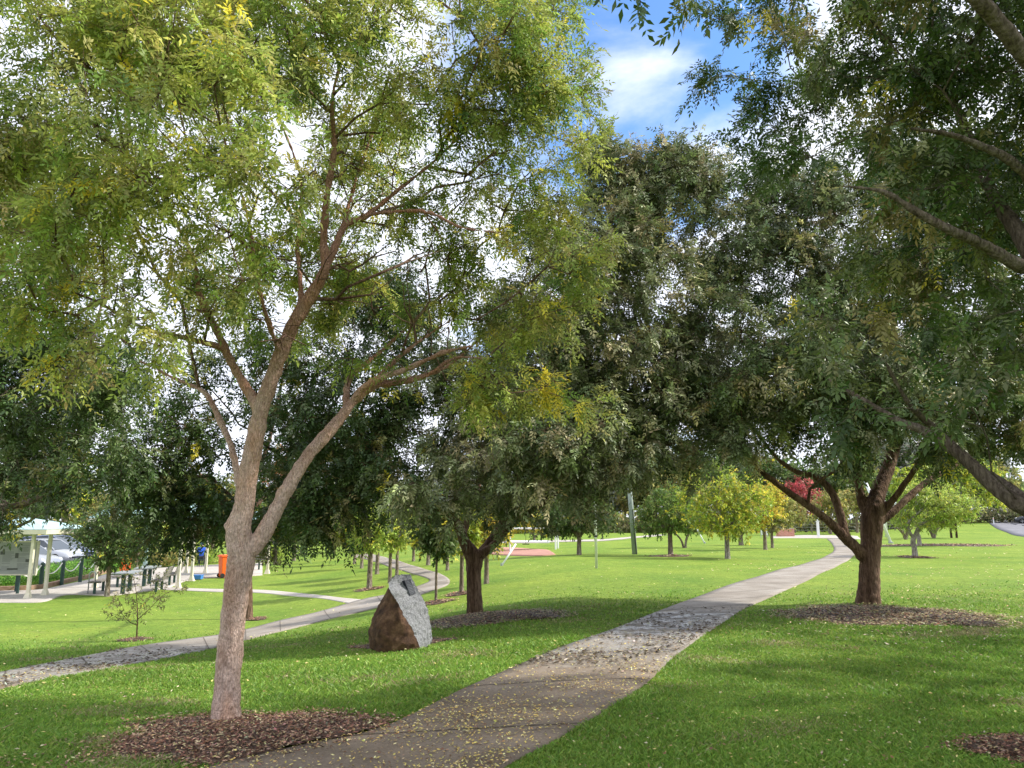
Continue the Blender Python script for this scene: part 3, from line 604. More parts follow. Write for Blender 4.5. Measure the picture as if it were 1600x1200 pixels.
# --- the right tree beside the path
b = P(1357, 943); Y0 = b.y
limbs = [
 [(b.x, b.y, b.z-.1, .27), (b.x, b.y, b.z+.04, .235), X(1358, 915, Y0, .20), X(1359, 880, Y0, .19), X(1361, 850, Y0, .19), X(1362, 822, Y0, .21), X(1364, 800, Y0, .20), X(1372, 770, Y0+.1, .15), X(1388, 730, Y0+.3, .13), X(1400, 690, Y0+.4, .11), X(1412, 640, Y0+.5, .08), X(1440, 520, Y0+.7, .05), X(1420, 380, Y0+.6, .03)],
 [X(1350, 868, Y0, .15), X(1338, 856, Y0-.1, .11), X(1318, 838, Y0-.2, .10), X(1292, 812, Y0-.4, .08), X(1262, 790, Y0-.6, .07), X(1222, 762, Y0-.9, .06), X(1180, 730, Y0-1.2, .05), X(1130, 700, Y0-1.5, .035), X(1080, 660, Y0-1.7, .02)],
 [X(1322, 840, Y0-.2, .09), X(1312, 802, Y0-.1, .08), X(1300, 770, Y0, .075), X(1275, 745, Y0+.1, .065), X(1240, 735, Y0+.2, .05), X(1200, 700, Y0+.3, .04), X(1150, 620, Y0+.4, .025)],
 [X(1360, 812, Y0, .13), X(1346, 780, Y0+.1, .09), X(1340, 740, Y0+.15, .08), X(1338, 690, Y0+.2, .065), X(1325, 600, Y0+.3, .045), X(1290, 470, Y0+.4, .03)],
 [X(1368, 808, Y0, .11), X(1390, 788, Y0-.1, .07), X(1412, 758, Y0-.3, .06), X(1440, 715, Y0-.5, .05), X(1470, 640, Y0-.7, .035), X(1510, 540, Y0-.8, .02)],
 [X(1368, 818, Y0, .10), X(1395, 800, Y0+.1, .075), X(1425, 772, Y0+.3, .07), X(1455, 748, Y0+.5, .06), X(1485, 732, Y0+.8, .05), X(1540, 690, Y0+1.2, .03), X(1600, 620, Y0+1.5, .02)],
]
blobs3 = [(1110, 280, 14.2, 50), (1125, 655, 14, 50), (1165, 640, 15, 60), (1100, 600, 14.6, 70), (1225, 675, 13.4, 42), (1150, 700, 13.2, 42), (1300, 690, 14.4, 38), (1040, 640, 13.2, 50), (1080, 620, 13.4, 80), (1110, 690, 13.2, 60), (1170, 600, 13.2, 100), (1195, 680, 13.2, 52), (1260, 560, 13, 110), (1290, 655, 13, 60), (1360, 600, 13, 100), (1450, 600, 13.4, 100), (1530, 640, 14, 90), (1340, 690, 13.6, 45), (1470, 700, 14.2, 45), (1130, 500, 13.8, 80), (1180, 400, 14, 90), (1240, 330, 14.2, 90), (1290, 440, 13.8, 90), (1380, 420, 14, 100), (1480, 440, 14, 100), (1340, 290, 14.4, 90), (1440, 280, 14.5, 90), (1560, 520, 14.4, 100), (1160, 320, 14.5, 60), (1120, 410, 14.4, 60), (1390, 560, 16, 120), (1230, 560, 16, 120), (1560, 330, 15, 90), (1620, 620, 14.5, 100)]
tree('broadleaf_tree', b, limbs, blobs3, 1120, 'dark reddish trunked tree with many low spreading limbs on the right of the footpath', bark='bark2', hero=.035, voxel=.022, seed=8.7, gap=.62, clear=.4, lm='leaf_gloss', seg=.4,
     K=7, J=6, twig=.34, pairs=3, leaf=.18, ll=.085, lw=.40, up=.12, droop=.5, vbase=.6, vary=.28, pal=PAL3, yellow=.004, gs=.8, tip=.006)

# --- the tree just outside the frame on the right, its limbs reaching in
b = G(4.7, 5.3); Y0 = b.y
def Wd(x, y, z, r): return (x, y, z, r)
limbs = [
 [(b.x, b.y, -.1, .20), (b.x, b.y, .05, .17), (4.68, 5.35, .6, .15), (4.66, 5.4, 1.15, .15), (4.55, 5.4, 1.5, .12), (4.5, 5.35, 2.1, .10), X(1660, 500, 5.3, .085), X(1625, 420, 5.3, .07), X(1590, 360, 5.4, .06), X(1550, 300, 5.6, .045), X(1500, 180, 5.8, .03), X(1440, 60, 6, .015)],
 [(4.66, 5.4, 1.2, .11), X(1700, 850, 5.45, .075), X(1640, 812, 5.5, .062), X(1595, 790, 5.5, .056), X(1555, 762, 5.6, .052), X(1520, 728, 5.7, .048), X(1480, 695, 5.8, .042), X(1440, 672, 5.9, .038), X(1400, 655, 6, .03), X(1340, 620, 6.2, .02), X(1290, 590, 6.4, .012)],
 [X(1620, 800, 5.5, .05), X(1575, 760, 5.8, .036), X(1535, 735, 6.1, .034), X(1500, 705, 6.2, .03), X(1450, 660, 6.2, .028), X(1420, 630, 6.1, .022), X(1380, 560, 6, .012)],
 [(4.5, 5.35, 2.2, .08), X(1680, 440, 5.4, .06), X(1600, 418, 5.2, .048), X(1540, 385, 5.1, .04), X(1490, 362, 5.0, .034), X(1430, 330, 5, .028), X(1380, 300, 5, .018), X(1310, 290, 5.1, .01)],
 [(4.5, 5.3, 2.6, .08), (4.1, 4.6, 3.2, .06), X(1680, 180, 4.2, .05), X(1600, 85, 4, .05), X(1560, 35, 3.9, .046), X(1510, -20, 3.8, .042), X(1420, -110, 3.8, .034), X(1250, -160, 3.8, .022), X(1120, -120, 3.9, .012)],
 [X(1655, 490, 5.3, .06), X(1630, 330, 5.2, .045), X(1590, 260, 5.0, .034), X(1500, 215, 4.9, .022), X(1420, 200, 4.9, .012)],
]
blobs4 = [(1250, 110, 8.2, 95), (1150, 110, 8.4, 70), (1130, 190, 8.4, 50), (1120, 40, 8, 50), (1200, 200, 8.4, 80), (1190, 30, 8, 80), (1300, 180, 8, 90), (1350, 90, 7, 110), (1400, 200, 7, 90), (1460, 130, 5.6, 110), (1240, 230, 6.4, 80), (1340, 240, 5.8, 90), (1180, 260, 8, 50), (1450, 280, 5.4, 90), (1550, 200, 5.2, 110), (1540, 330, 5.6, 80), (1400, 390, 6.2, 60), (1560, 470, 5.2, 70), (1450, 500, 5.6, 60), (1540, 600, 5, 70), (1390, 570, 5.6, 55), (1480, 610, 5.2, 60), (1580, 690, 5.4, 50), (1560, 30, 5, 90), (1420, -20, 5.4, 100), (1250, -30, 6, 80),
          ('w', 5.6, 5, 4.2, 1.9), ('w', 5.2, 7.2, 4.6, 1.8), ('w', 6.4, 3.6, 4, 1.8), ('w', 4.6, 3.4, 5, 1.5), ('w', 3.4, 5, 6.2, 1.6), ('w', 4.8, 6, 6.2, 1.8), ('w', 6.8, 6.2, 4, 1.8)]
ex = np.array([tuple(at(*q)) for q in [(988, -75, 3.7), (1085, -45, 3.9), (1290, 560, 4.9), (1340, 640, 5.0), (1310, 500, 5.2)]])
tree('broadleaf_tree', b, limbs, blobs4, 900, 'overhanging dark green tree reaching in from the right edge, its thick grey limbs bare', bark='bark_dark', hero=.018, voxel=.012, seed=12.2, gap=.55, clear=.3, lm='leaf_gloss', extra=ex, center=np.array([4.2, 5.6, 3.4]),
     K=6, J=6, twig=.26, pairs=4, leaf=.16, ll=.064, lw=.38, up=.05, droop=.6, vbase=.7, pal=([(.07, .125, .03), (.11, .17, .04), (.16, .19, .07), (.045, .085, .02), (.34, .27, .10), (.19, .21, .04)], [3, 3, 1.5, 1.8, .6, .9]), yellow=.004, gs=1.0)

# --- trees wholly beyond the right edge that shade the near lawn
for i_, (tx, ty) in enumerate([(9.6, 7.0), (8.3, 1.2), (12.5, 11.0)]):
    b = G(tx, ty); lm_ = [[(tx, ty, b.z-.1, .2), (tx, ty, b.z+1.2, .16), (tx+.1, ty, b.z+2.5, .12), (tx, ty+.1, b.z+4, .07), (tx, ty, b.z+6, .03)], [(tx, ty, b.z+1.6, .1), (tx-1, ty+.6, b.z+3, .06), (tx-2, ty+1, b.z+4.2, .03)], [(tx, ty, b.z+1.8, .1), (tx+1, ty-.8, b.z+3, .06), (tx+1.8, ty-1.4, b.z+4.4, .03)]]
    tree('broadleaf_tree', b, lm_, [('w', tx, ty, b.z+4.6, 2.6), ('w', tx-1.2, ty+1.2, b.z+4, 1.9), ('w', tx+1, ty-1.5, b.z+4, 2), ('w', tx-1, ty-1.6, b.z+4.4, 1.9), ('w', tx, ty, b.z+6.2, 1.8)], 210, ['broadleaf tree standing alone beyond the right edge of the view', 'broadleaf tree beside the viewer on the right', 'farther broadleaf tree beyond the right edge'][i_], 'trees beyond the right edge', bark='bark3', seed=30+i_, gap=.6, clear=.4, lm='leaf_gloss',
         K=5, J=7, twig=.4, pairs=0, leaf=.17, ll=.15, lw=.5, up=.05, droop=.5, pal=PAL3, yellow=.004)

# --- dark tree behind the near left one
b = P(389, 966); Y0 = b.y
limbs = [
 [(b.x, b.y, b.z-.1, .13), (b.x, b.y, b.z, .11), X(389, 930, Y0, .10), X(388, 880, Y0, .095), X(386, 820, Y0, .09), X(395, 760, Y0, .08), X(420, 690, Y0+.2, .06), X(440, 600, Y0+.3, .04), X(470, 500, Y0+.4, .02)],
 [X(386, 830, Y0, .07), X(350, 780, Y0, .05), X(300, 730, Y0-.3, .035), X(240, 690, Y0-.6, .02)],
 [X(390, 800, Y0, .07), X(450, 740, Y0+.2, .05), X(520, 690, Y0+.4, .035), X(590, 650, Y0+.6, .02)],
]
blobs5 = [(262, 788, 12.8, 52), (325, 808, 12.8, 34), (240, 740, 12.8, 70), (300, 690, 12.8, 80), (330, 780, 12.8, 50), (450, 740, 13, 70), (500, 800, 13.2, 50), (560, 750, 13.4, 70), (570, 680, 13.4, 70), (480, 660, 13.4, 80), (400, 600, 13.6, 80), (520, 580, 13.6, 80), (600, 620, 13.6, 60), (300, 600, 13.6, 60), (620, 540, 14, 60), (560, 480, 14, 60), (640, 470, 14.4, 60), (420, 790, 14.8, 70), (610, 760, 13, 50), (500, 700, 15.2, 90)]
tree('broadleaf_tree', b, limbs, blobs5, 440, 'dark crowned tree whose thin trunk hides behind the near pinkish trunk', bark='bark2', hero=.02, voxel=.022, seed=15.2, gap=.66, clear=.5, alpha=.18, lm='leaf_gloss', seg=.4,
     K=6, J=6, twig=.42, pairs=3, leaf=.18, ll=.085, lw=.40, up=.1, droop=.55, pal=([(.055, .10, .025), (.09, .15, .035), (.15, .19, .06), (.035, .065, .02), (.30, .24, .09)], [3, 3, 1.3, 1.5, .4]), yellow=.01, gs=.9, tip=.0065, bare=([(480, 560, 13.4, 90), (560, 540, 13.6, 80), (420, 640, 13.4, 80)], 60))

# --- tree outside the frame on the left
b = G(-8.3, 11.2); Y0 = b.y
limbs = [
 [(b.x, b.y, b.z-.1, .2), (b.x, b.y, b.z+.1, .17), (-8.25, 11.2, 0, .15), (-8.2, 11.2, .8, .15), X(-30, 720, 11, .11), X(10, 680, 10.9, .09), X(60, 640, 10.8, .07), X(110, 590, 10.6, .05), X(150, 510, 10.5, .03), X(170, 400, 10.6, .02)],
 [(-8.2, 11.2, 1.1, .1), X(-30, 800, 10.9, .06), X(30, 790, 10.6, .05), X(100, 760, 10.3, .035), X(170, 750, 10.1, .02)],
 [X(-20, 715, 11, .08), X(-10, 600, 10.8, .05), X(30, 480, 10.8, .03)],
 [X(40, 655, 10.8, .05), X(100, 625, 10.5, .035), X(160, 610, 10.3, .02)],
 [(-8.2, 11.2, .8, .1), X(-60, 830, 11, .05), X(20, 825, 10.7, .03), X(70, 800, 10.6, .014)],
]
blobs6 = [(30, 560, 10.6, 60), (100, 540, 10.6, 55), (40, 640, 10.4, 60), (120, 650, 10.2, 55), (60, 740, 10.2, 55), (150, 740, 10, 60), (200, 690, 10, 45), (170, 610, 10.2, 50), (10, 780, 10.4, 40), (-60, 600, 11, 90), (-90, 740, 11, 90), (-40, 480, 11, 90), (60, 440, 11, 70), (200, 560, 10.6, 40), (110, 780, 10.3, 30), (20, 690, 12.4, 90), (130, 600, 12.2, 90)]
tree('broadleaf_tree', b, limbs, blobs6, 330, 'dark foliaged tree leaning in from the left edge above the shelter', bark='bark3', hero=.02, voxel=.02, seed=19.9, gap=.72, clear=.5, alpha=.18, lm='leaf_gloss', seg=.35,
     K=6, J=6, twig=.38, pairs=3, leaf=.17, ll=.075, lw=.38, up=.1, droop=.5, pal=([(.06, .11, .025), (.095, .155, .04), (.16, .20, .06), (.04, .07, .02), (.30, .24, .09)], [3, 3, 1.5, 1.5, .4]), yellow=.01, gs=1.0, tip=.0065, bare=([(60, 600, 10.6, 90), (130, 520, 10.4, 80), (60, 780, 10.4, 60)], 60))

# --- smaller trees
def small(name, bpx, bpy, tw, top, blobs, ntips, label, pal, group=None, bark='bark3', ll=.10, seed=1, yellow=.02, lean=0, K=4, J=7, squash=.85, gap=.3, multi=0, twig=.3, lw=.5, Y=None, forks=3, clear=.6, cat='tree', lm='leaf'):
    """top = pixel row where the trunk divides; blobs = (px, py, r_px[, dY])"""
    b = P(bpx, bpy) if Y is None else G(at(bpx, bpy, Y).x, Y); Y0 = b.y; r = tw*Y0/F/2
    zf = at(bpx, top, Y0).z; bl = [(q[0], q[1], Y0+(q[3] if len(q) > 3 else 0), q[2]) for q in blobs]
    cx = np.mean([at(q[0], q[1], q[2]).x for q in bl]); zc = np.mean([at(q[0], q[1], q[2]).z for q in bl])
    limbs = []
    if not multi:
        limbs.append([(b.x, b.y, b.z-.08, r*1.5), (b.x, b.y, b.z+.04, r*1.15), (b.x+lean*.4, b.y, (b.z+zf)/2, r*.95), (b.x+lean, b.y, zf, r*.9), ((b.x+lean+cx)/2, b.y, (zf+zc)/2, r*.5), (cx, b.y, zc, r*.25)])
        for k in range(forks):
            an = 2*math.pi*k/forks+seed; R = bl[0][3]*bl[0][2]/F*.55
            limbs.append([(b.x+lean, b.y, zf, r*.6), (b.x+lean+math.cos(an)*R*.5, b.y+math.sin(an)*R*.5, zf+(zc-zf)*.45, r*.42), (cx+math.cos(an)*R, b.y+math.sin(an)*R, zc, r*.2)])
    else:
        for k in range(multi):
            an = 2*math.pi*k/multi+seed; R = (zf-b.z)*.65
            limbs.append([(b.x+math.cos(an)*.05, b.y+math.sin(an)*.05, b.z-.05, r), (b.x+math.cos(an)*R*.35, b.y+math.sin(an)*R*.35, b.z+(zf-b.z)*.5, r*.8), (b.x+math.cos(an)*R, b.y+math.sin(an)*R, zf, r*.6), (b.x+math.cos(an)*R*1.5, b.y+math.sin(an)*R*1.3, zf+(zc-zf)*.7, r*.3)])
    return tree(name, b, limbs, bl, ntips, label, group, bark=bark, seed=seed, gap=gap, squash=squash, clear=clear, seg=.35, cat=cat, lm=lm, sides=(12, 7, 4, 3), K=K, J=J, twig=twig, pairs=0, leaf=.1, ll=ll, lw=lw, up=.15, droop=.25, pal=pal, yellow=yellow, tip=.006)
YG = ([(.30, .38, .05), (.42, .44, .07), (.18, .28, .04), (.55, .48, .07)], [3, 2.5, 2, .7])
GR = ([(.12, .20, .045), (.19, .27, .06), (.08, .14, .035), (.26, .3, .08)], [3, 2, 1.5, 1])
DG = ([(.07, .12, .035), (.11, .16, .05), (.16, .2, .07)], [3, 2, 1])
YO = ([(.58, .48, .07), (.62, .40, .07), (.42, .44, .07), (.28, .34, .06)], [3, 1.2, 2, 1.2])
LM = ([(.33, .42, .08), (.46, .50, .12), (.22, .32, .06)], [3, 2, 2])
RD = ([(.5, .11, .13), (.38, .08, .09), (.58, .22, .2)], [3, 1.5, 1.5])
OL = ([(.25, .27, .08), (.34, .3, .1), (.18, .2, .06), (.4, .3, .12)], [3, 2, 2, .8])
GY = ([(.22, .24, .20), (.30, .31, .27), (.15, .17, .13)], [2, 2, 1])
GG = 'trees on the far right lawn'
small('lawn_tree', 1048, 868, 7.5, 835, [(1045, 805, 42), (1020, 810, 28), (1072, 812, 26), (1045, 780, 30)], 230, 'round green tree left of the taller yellow green tree, right of the utility pole', GR, GG, ll=.14, seed=1)
small('lawn_tree', 1137, 873, 7.5, 830, [(1130, 775, 45), (1090, 790, 38), (1165, 785, 40), (1120, 810, 45), (1085, 755, 20), (1155, 815, 35)], 360, 'broad yellow green tree with forked pale trunk on the sunny lawn', YG, GG, ll=.13, seed=2, yellow=.09, bark='bark4')
small('lawn_tree', 1070, 856, 3.5, 830, [(1072, 800, 34), (1095, 812, 22), (1055, 815, 20)], 150, 'small multi stemmed green tree half hidden behind the yellow green tree', GR, GG, ll=.17, seed=3, multi=3)
small('lawn_tree', 1196, 859, 5.5, 825, [(1190, 790, 34), (1205, 775, 22), (1180, 812, 22)], 170, 'thin trunked tree with yellow orange leaves', YO, GG, ll=.15, seed=4)
small('lawn_tree', 1207, 856, 4.5, 835, [(1213, 812, 22), (1222, 795, 20), (1205, 825, 12)], 110, 'slim olive tree beside the yellow orange one', OL, GG, ll=.15, seed=5)
small('lawn_tree', 1158, 852, 7, 838, [(1160, 825, 22), (1150, 815, 18), (1178, 828, 16)], 90, 'low bushy green tree behind the yellow green crown', DG, GG, ll=.17, seed=6)
small('red_leaved_tree', 1260, 831, 3.5, 815, [(1250, 762, 20), (1262, 782, 22), (1238, 765, 14), (1275, 775, 12), (1283, 785, 8)], 110, 'small tree with crimson autumn leaves behind the low brick wall', RD, None, ll=.30, seed=7, twig=.5, yellow=0)
small('lawn_tree', 1228, 836, 4, 815, [(1232, 800, 24), (1250, 806, 16)], 90, 'yellow olive tree below the crimson one', OL, GG, ll=.28, seed=8, twig=.5, Y=82)
small('lawn_tree', 1298, 836, 4, 812, [(1290, 798, 24), (1312, 795, 20), (1300, 785, 18)], 110, 'far olive tree seen between the right tree limbs', OL, GG, ll=.30, seed=9, twig=.5, Y=88)
small('lawn_tree', 1340, 834, 4, 810, [(1335, 782, 22), (1322, 790, 14), (1350, 788, 18)], 100, 'far pale olive tree left of the right tree trunk', OL, GG, ll=.30, seed=10, twig=.5, Y=92)
small('lawn_tree', 905, 867, 7, 840, [(880, 822, 34), (920, 815, 38), (850, 832, 16), (950, 835, 22), (900, 800, 34), (860, 805, 26)], 330, 'dark green round tree behind the thin pole on the lawn', DG, GG, ll=.15, seed=11)
small('lawn_tree', 1430, 871, 8, 842, [(1450, 790, 44), (1490, 790, 34), (1415, 805, 24), (1505, 800, 18), (1462, 796, 30), (1430, 780, 25)], 380, 'yellow green feathery tree with forked grey trunk on the right lawn', LM, GG, ll=.15, seed=12, bark='bark4', lw=.3)
small('lawn_tree', 1437, 853, 6, 825, [(1455, 750, 34), (1490, 765, 30), (1530, 745, 34), (1550, 775, 20), (1420, 750, 30), (1480, 730, 30)], 330, 'taller pale trunked tree behind the feathery tree on the right', YG, GG, ll=.18, seed=13, bark='bark4')
small('shrub_tree', 1415, 843, 2.5, 822, [(1412, 812, 18), (1425, 805, 14), (1400, 815, 9)], 60, 'bare based multi stemmed shrub, left of the two on the right lawn', LM, 'multi stemmed shrubs on the right lawn', ll=.18, seed=14, multi=6)
small('shrub_tree', 1459, 841, 3, 818, [(1460, 805, 26), (1485, 805, 20), (1440, 808, 16)], 100, 'larger vase shaped multi stemmed shrub beside the dark post frame', LM, 'multi stemmed shrubs on the right lawn', ll=.18, seed=15, multi=8)
AV = 'young trees of the avenue along the curving path'
av = [
 (577, 921, 8, 868, [(575, 835, 30), (590, 815, 30), (560, 815, 25), (565, 845, 18)], LM, 'leafy lime green avenue tree with the thickest trunk left of the boulder'),
 (609, 911, 5.5, 868, [(610, 835, 26), (618, 812, 24)], LM, 'lime green avenue tree directly above the left side of the boulder'),
 (589, 897, 6, 862, [(590, 830, 24), (580, 812, 24)], GR, 'green avenue tree between two thicker trunks left of the boulder'),
 (565, 888, 5, 864, [(562, 838, 22), (555, 820, 22)], GR, 'green avenue tree at the outer bend of the path'),
 (554, 881, 4.5, 862, [(548, 838, 20), (540, 822, 20)], YG, 'farthest left yellow green avenue tree'),
 (620, 900, 5, 860, [(622, 832, 22), (632, 818, 22)], YG, 'yellow green avenue tree directly behind the boulder top'),
 (681, 941, 4, 868, [(682, 840, 24), (676, 815, 26), (690, 856, 12)], DG, 'very slim dark stemmed sapling in a small mulch ring right of the boulder'),
 (646, 877, 4.5, 858, [(645, 838, 18), (655, 825, 18)], YO, 'yellow avenue tree left of the golden one'),
 (669, 883, 6, 860, [(668, 835, 22), (660, 845, 16), (676, 822, 18)], YO, 'golden orange avenue tree on the inner side of the bend'),
 (699, 891, 5, 866, [(702, 845, 18), (712, 850, 14)], YO, 'yellow avenue tree just left of the dark middle trunk'),
 (721, 928, 6.5, 868, [(722, 835, 26), (715, 815, 26)], YG, 'avenue tree with straight grey stem touching the middle trunk on its left'),
 (760, 912, 7.5, 868, [(762, 842, 24), (775, 830, 20), (750, 825, 26)], YO, 'yellow avenue tree with grey stem just right of the middle trunk'),
]
for i, (x, y, w, t, bl, pal, lab) in enumerate(av):
    small('avenue_tree', x, y, w, t, bl, 170, lab, pal, AV, ll=.12, seed=20+i, yellow=.05, clear=.5)
small('broadleaf_tree', 167, 932, 7, 880, [(175, 850, 40, 0), (205, 862, 24, 0), (150, 830, 34, 0), (190, 815, 40, 0), (165, 880, 12, 0), (225, 840, 24, 0)], 330, 'dark leaved tree with slim trunk on the lawn edge beside the plaza', DG, None, ll=.13, seed=40, yellow=.01)
small('garden_tree', 255, 878, 3.5, 855, [(255, 830, 24), (235, 840, 18), (275, 838, 18)], 120, 'slim garden tree with pale green crown behind the picnic tables', LM, 'trees behind the picnic area', ll=.2, seed=41, Y=50)
small('garden_tree', 215, 880, 4, 850, [(215, 828, 30), (195, 838, 20), (235, 820, 24)], 150, 'bright green garden tree behind the dark leaved tree', LM, 'trees behind the picnic area', ll=.2, seed=42, Y=46)
small('garden_tree', 430, 880, 5, 850, [(440, 815, 36), (470, 822, 30), (500, 830, 26), (420, 830, 24)], 240, 'yellow green tree behind the fork of the near trunk', YG, 'trees behind the picnic area', ll=.2, seed=43, Y=48, yellow=.06)
small('garden_tree', 520, 872, 5, 850, [(525, 815, 30), (555, 808, 26), (500, 805, 24)], 190, 'green tree beyond the left end of the avenue', GR, 'trees behind the picnic area', ll=.22, seed=44, Y=60)
small('garden_tree', 330, 878, 5, 850, [(320, 820, 36), (290, 805, 28), (350, 800, 34)], 220, 'orange tinged tree behind the orange bin', OL, 'trees behind the picnic area', ll=.2, seed=45, Y=55, yellow=.06)
small('garden_tree', 460, 860, 5, 820, [(455, 710, 22), (440, 740, 26), (470, 690, 18), (480, 730, 24), (455, 770, 26)], 150, 'coral leaved tree visible through the fork of the near trunk', ([(.5, .2, .1), (.55, .32, .15), (.35, .3, .1)], [3, 2, 2]), 'trees behind the picnic area', ll=.25, seed=46, Y=52, yellow=.03)
small('garden_tree', 95, 880, 6, 835, [(100, 690, 34), (130, 720, 30), (140, 660, 26), (90, 740, 34), (120, 780, 30)], 200, 'tall yellowing tree beyond the parked cars', YG, 'trees behind the picnic area', ll=.25, seed=47, Y=62, yellow=.15)
small('garden_tree', 835, 852, 4, 838, [(830, 826, 22), (850, 832, 16), (812, 832, 16)], 130, 'pale yellow tree beyond the red softfall patch', YO, 'trees behind the picnic area', ll=.22, seed=48, Y=66)
small('garden_tree', 745, 855, 4, 835, [(740, 822, 26), (765, 828, 20), (715, 828, 20)], 150, 'yellow green tree beyond the play frame, behind the middle trunk', YG, 'trees behind the picnic area', ll=.22, seed=49, Y=62)
# the sparse sapling
b = P(214, 1000); Y0 = b.y
sk = [[(b.x, b.y, b.z-.05, .02), X(214, 985, Y0, .016), X(215, 965, Y0, .014), X(214, 940, Y0, .010), X(212, 920, Y0, .006), X(208, 900, Y0, .004)],
      [X(215, 968, Y0, .012), X(235, 950, Y0-.1, .009), X(255, 930, Y0-.1, .006), X(280, 918, Y0-.1, .003)],
      [X(214, 977, Y0, .01), X(203, 972, Y0, .008), X(196, 965, Y0, .005), X(188, 955, Y0+.1, .003)]]
tree('sapling', b, sk, [(190, 945, Y0, 24), (178, 965, Y0-.1, 14), (245, 940, Y0, 18), (220, 950, Y0, 20), (205, 935, Y0, 28), (230, 925, Y0, 28), (195, 960, Y0, 18), (262, 922, Y0, 16), (235, 900, Y0, 20), (200, 905, Y0, 18), (285, 920, Y0, 10)], 110, 'small sparse sapling with tiny olive leaves in a low mulch ring on the left lawn', bark='bark2', seed=50, gap=0, minz=.3, clear=.3, seg=.12, alpha=.15, sides=(8, 5, 4, 3), tip=.002,
     K=3, J=4, twig=.12, pairs=0, leaf=.04, ll=.045, lw=.6, up=.2, droop=.2, pal=([(.16, .18, .06), (.24, .22, .1), (.1, .12, .04)], [3, 2, 2]), yellow=.02)

# ------------------------------------------------------------------ far woodland
def far_tree(px, Y, h, w, pal, label, group, n, seed, bark='bark4', name='gum_tree', ll=.5):
    x = at(px, 812, Y).x; b = G(x, Y); r = h*.022
    z0 = b.z; limbs = [[(b.x, b.y, z0-.3, r*1.3), (b.x, b.y, z0+h*.15, r), (b.x+.3, b.y, z0+h*.35, r*.8), (b.x, b.y, z0+h*.65, r*.5), (b.x+.3, b.y, z0+h*.85, r*.2)]]
    bl = [('w', x+random.uniform(-.3, .3)*w, Y+random.uniform(-.3, .3)*w, z0+h*random.uniform(.42, .85), w*random.uniform(.3, .5)) for _ in range(6)]
    return tree(name, b, limbs, bl, n, label, group, bark=bark, seed=seed, gap=.35, clear=.4, seg=1.2, sides=(8, 5, 3, 3), K=4, J=6, twig=.9, pairs=0, leaf=.3, ll=ll, lw=.55, up=.1, droop=.2, pal=pal, yellow=.01, tip=.02)
WB = 'tall gum trees along the far edge of the park'
far_tree(1022, 118, 12.5, 6, GY, 'grey green gum tree just right of the utility pole top', WB, 150, 60)
far_tree(975, 112, 9, 7, OL, 'olive gum tree behind the utility pole', WB, 150, 61)
far_tree(1075, 120, 11, 7, GY, 'grey gum tree above the yellow green tree', WB, 150, 62)
far_tree(1560, 190, 17, 12, GY, 'grey gum tree beyond the road at the right edge', WB, 180, 63, ll=.8)
PAT = [DG, OL, GR, GY, DG, OL, YG]
protos = [far_tree(-900-60*i, 105, 10, 8, PAT[i], ['dark green', 'olive', 'mid green', 'grey green', 'deep green and leafy'][i] + ' distant woodland tree with a slender trunk', 'woodland trees massed behind the park', 170, 70+i, ll=.55) for i in range(5)]
k = 0
spots = [(x + random.uniform(-10, 10), random.uniform(100, 125)) for x in np.linspace(-140, 1500, 36)] + [(x + random.uniform(-12, 12), random.uniform(128, 150)) for x in np.linspace(-100, 1560, 26)]
for (px, Y) in spots:
    x = at(px, 812, Y).x; sc = random.uniform(.7, 1.05) if px < 850 else random.uniform(.95, 1.35)
    p = protos[k % 5]
    c = p if k < 5 else copy_tree(p)
    c.location = G(x, Y); c.rotation_euler = (0, 0, random.uniform(0, 6.28)); c.scale = (sc,)*3; k += 1
# undergrowth and ground cover: dense low leaves
def shrubbery(name, pts, hgt, n, pal, label, cat, ll, kind=None, width=1.0, group=None, lm='leaf'):
    """pts: world (x, y) line; a hedge-like mass of leaves along it"""
    q = spl(pts, 8); t = RNG.uniform(0, len(q)-1.001, n); i = t.astype(int); f = (t-i)[:, None]
    c = q[i]*(1-f)+q[i+1]*f; an = RNG.uniform(0, 2*np.pi, n); rr = np.sqrt(RNG.uniform(0, 1, n))*width/2
    x = c[:, 0]+np.cos(an)*rr; y = c[:, 1]+np.sin(an)*rr
    hh = hgt*(1-.5*(rr/(width/2))**2)*(1+.3*np.sin(x*1.9)*np.cos(y*2.3)); z = H(x, y)+hh*RNG.uniform(0, 1, n)**.5
    d = unit(RNG.normal(0, 1, (n, 3))+np.array([0, 0, .4])); nn = unit(RNG.normal(0, 1, (n, 3))); wd = unit(np.cross(d, nn)); s = (ll*RNG.uniform(.6, 1.3, n))[:, None]
    p = np.stack([x, y, z], -1); V = np.stack([p, p+d*s*.5+wd*s*.28, p+d*s, p+d*s*.5-wd*s*.28], 1)
    cols, w = pal; c_ = pick(cols, w, n, .2); b = G(*q[len(q)//2])
    o = mesh_np(name, V, np.arange(4*n), M[lm], None, tuple(b), col=c_); return tag(o, label, cat, group, kind)
HG = ([(.12, .26, .04), (.2, .36, .06), (.07, .16, .03)], [3, 2, 1.5])
def W2(*q): v = P(*q); return (v.x, v.y)
shrubbery('hedge', [W2(-90, 916), W2(0, 914), W2(56, 910), W2(94, 902), W2(137, 893), W2(165, 886)], .62, 26000, HG, 'low bright green hedge between the plaza and the parked cars', 'hedge', .09, width=3.0)
shrubbery('undergrowth', [(-70, 84), (-30, 92), (0, 100), (30, 104)], 2.4, 22000, ([(.2, .24, .08), (.3, .3, .1), (.12, .16, .05), (.4, .33, .1)], [3, 2, 2, 1]), 'mass of mixed bushes closing the far left of the park', 'undergrowth', .5, 'stuff', 8)
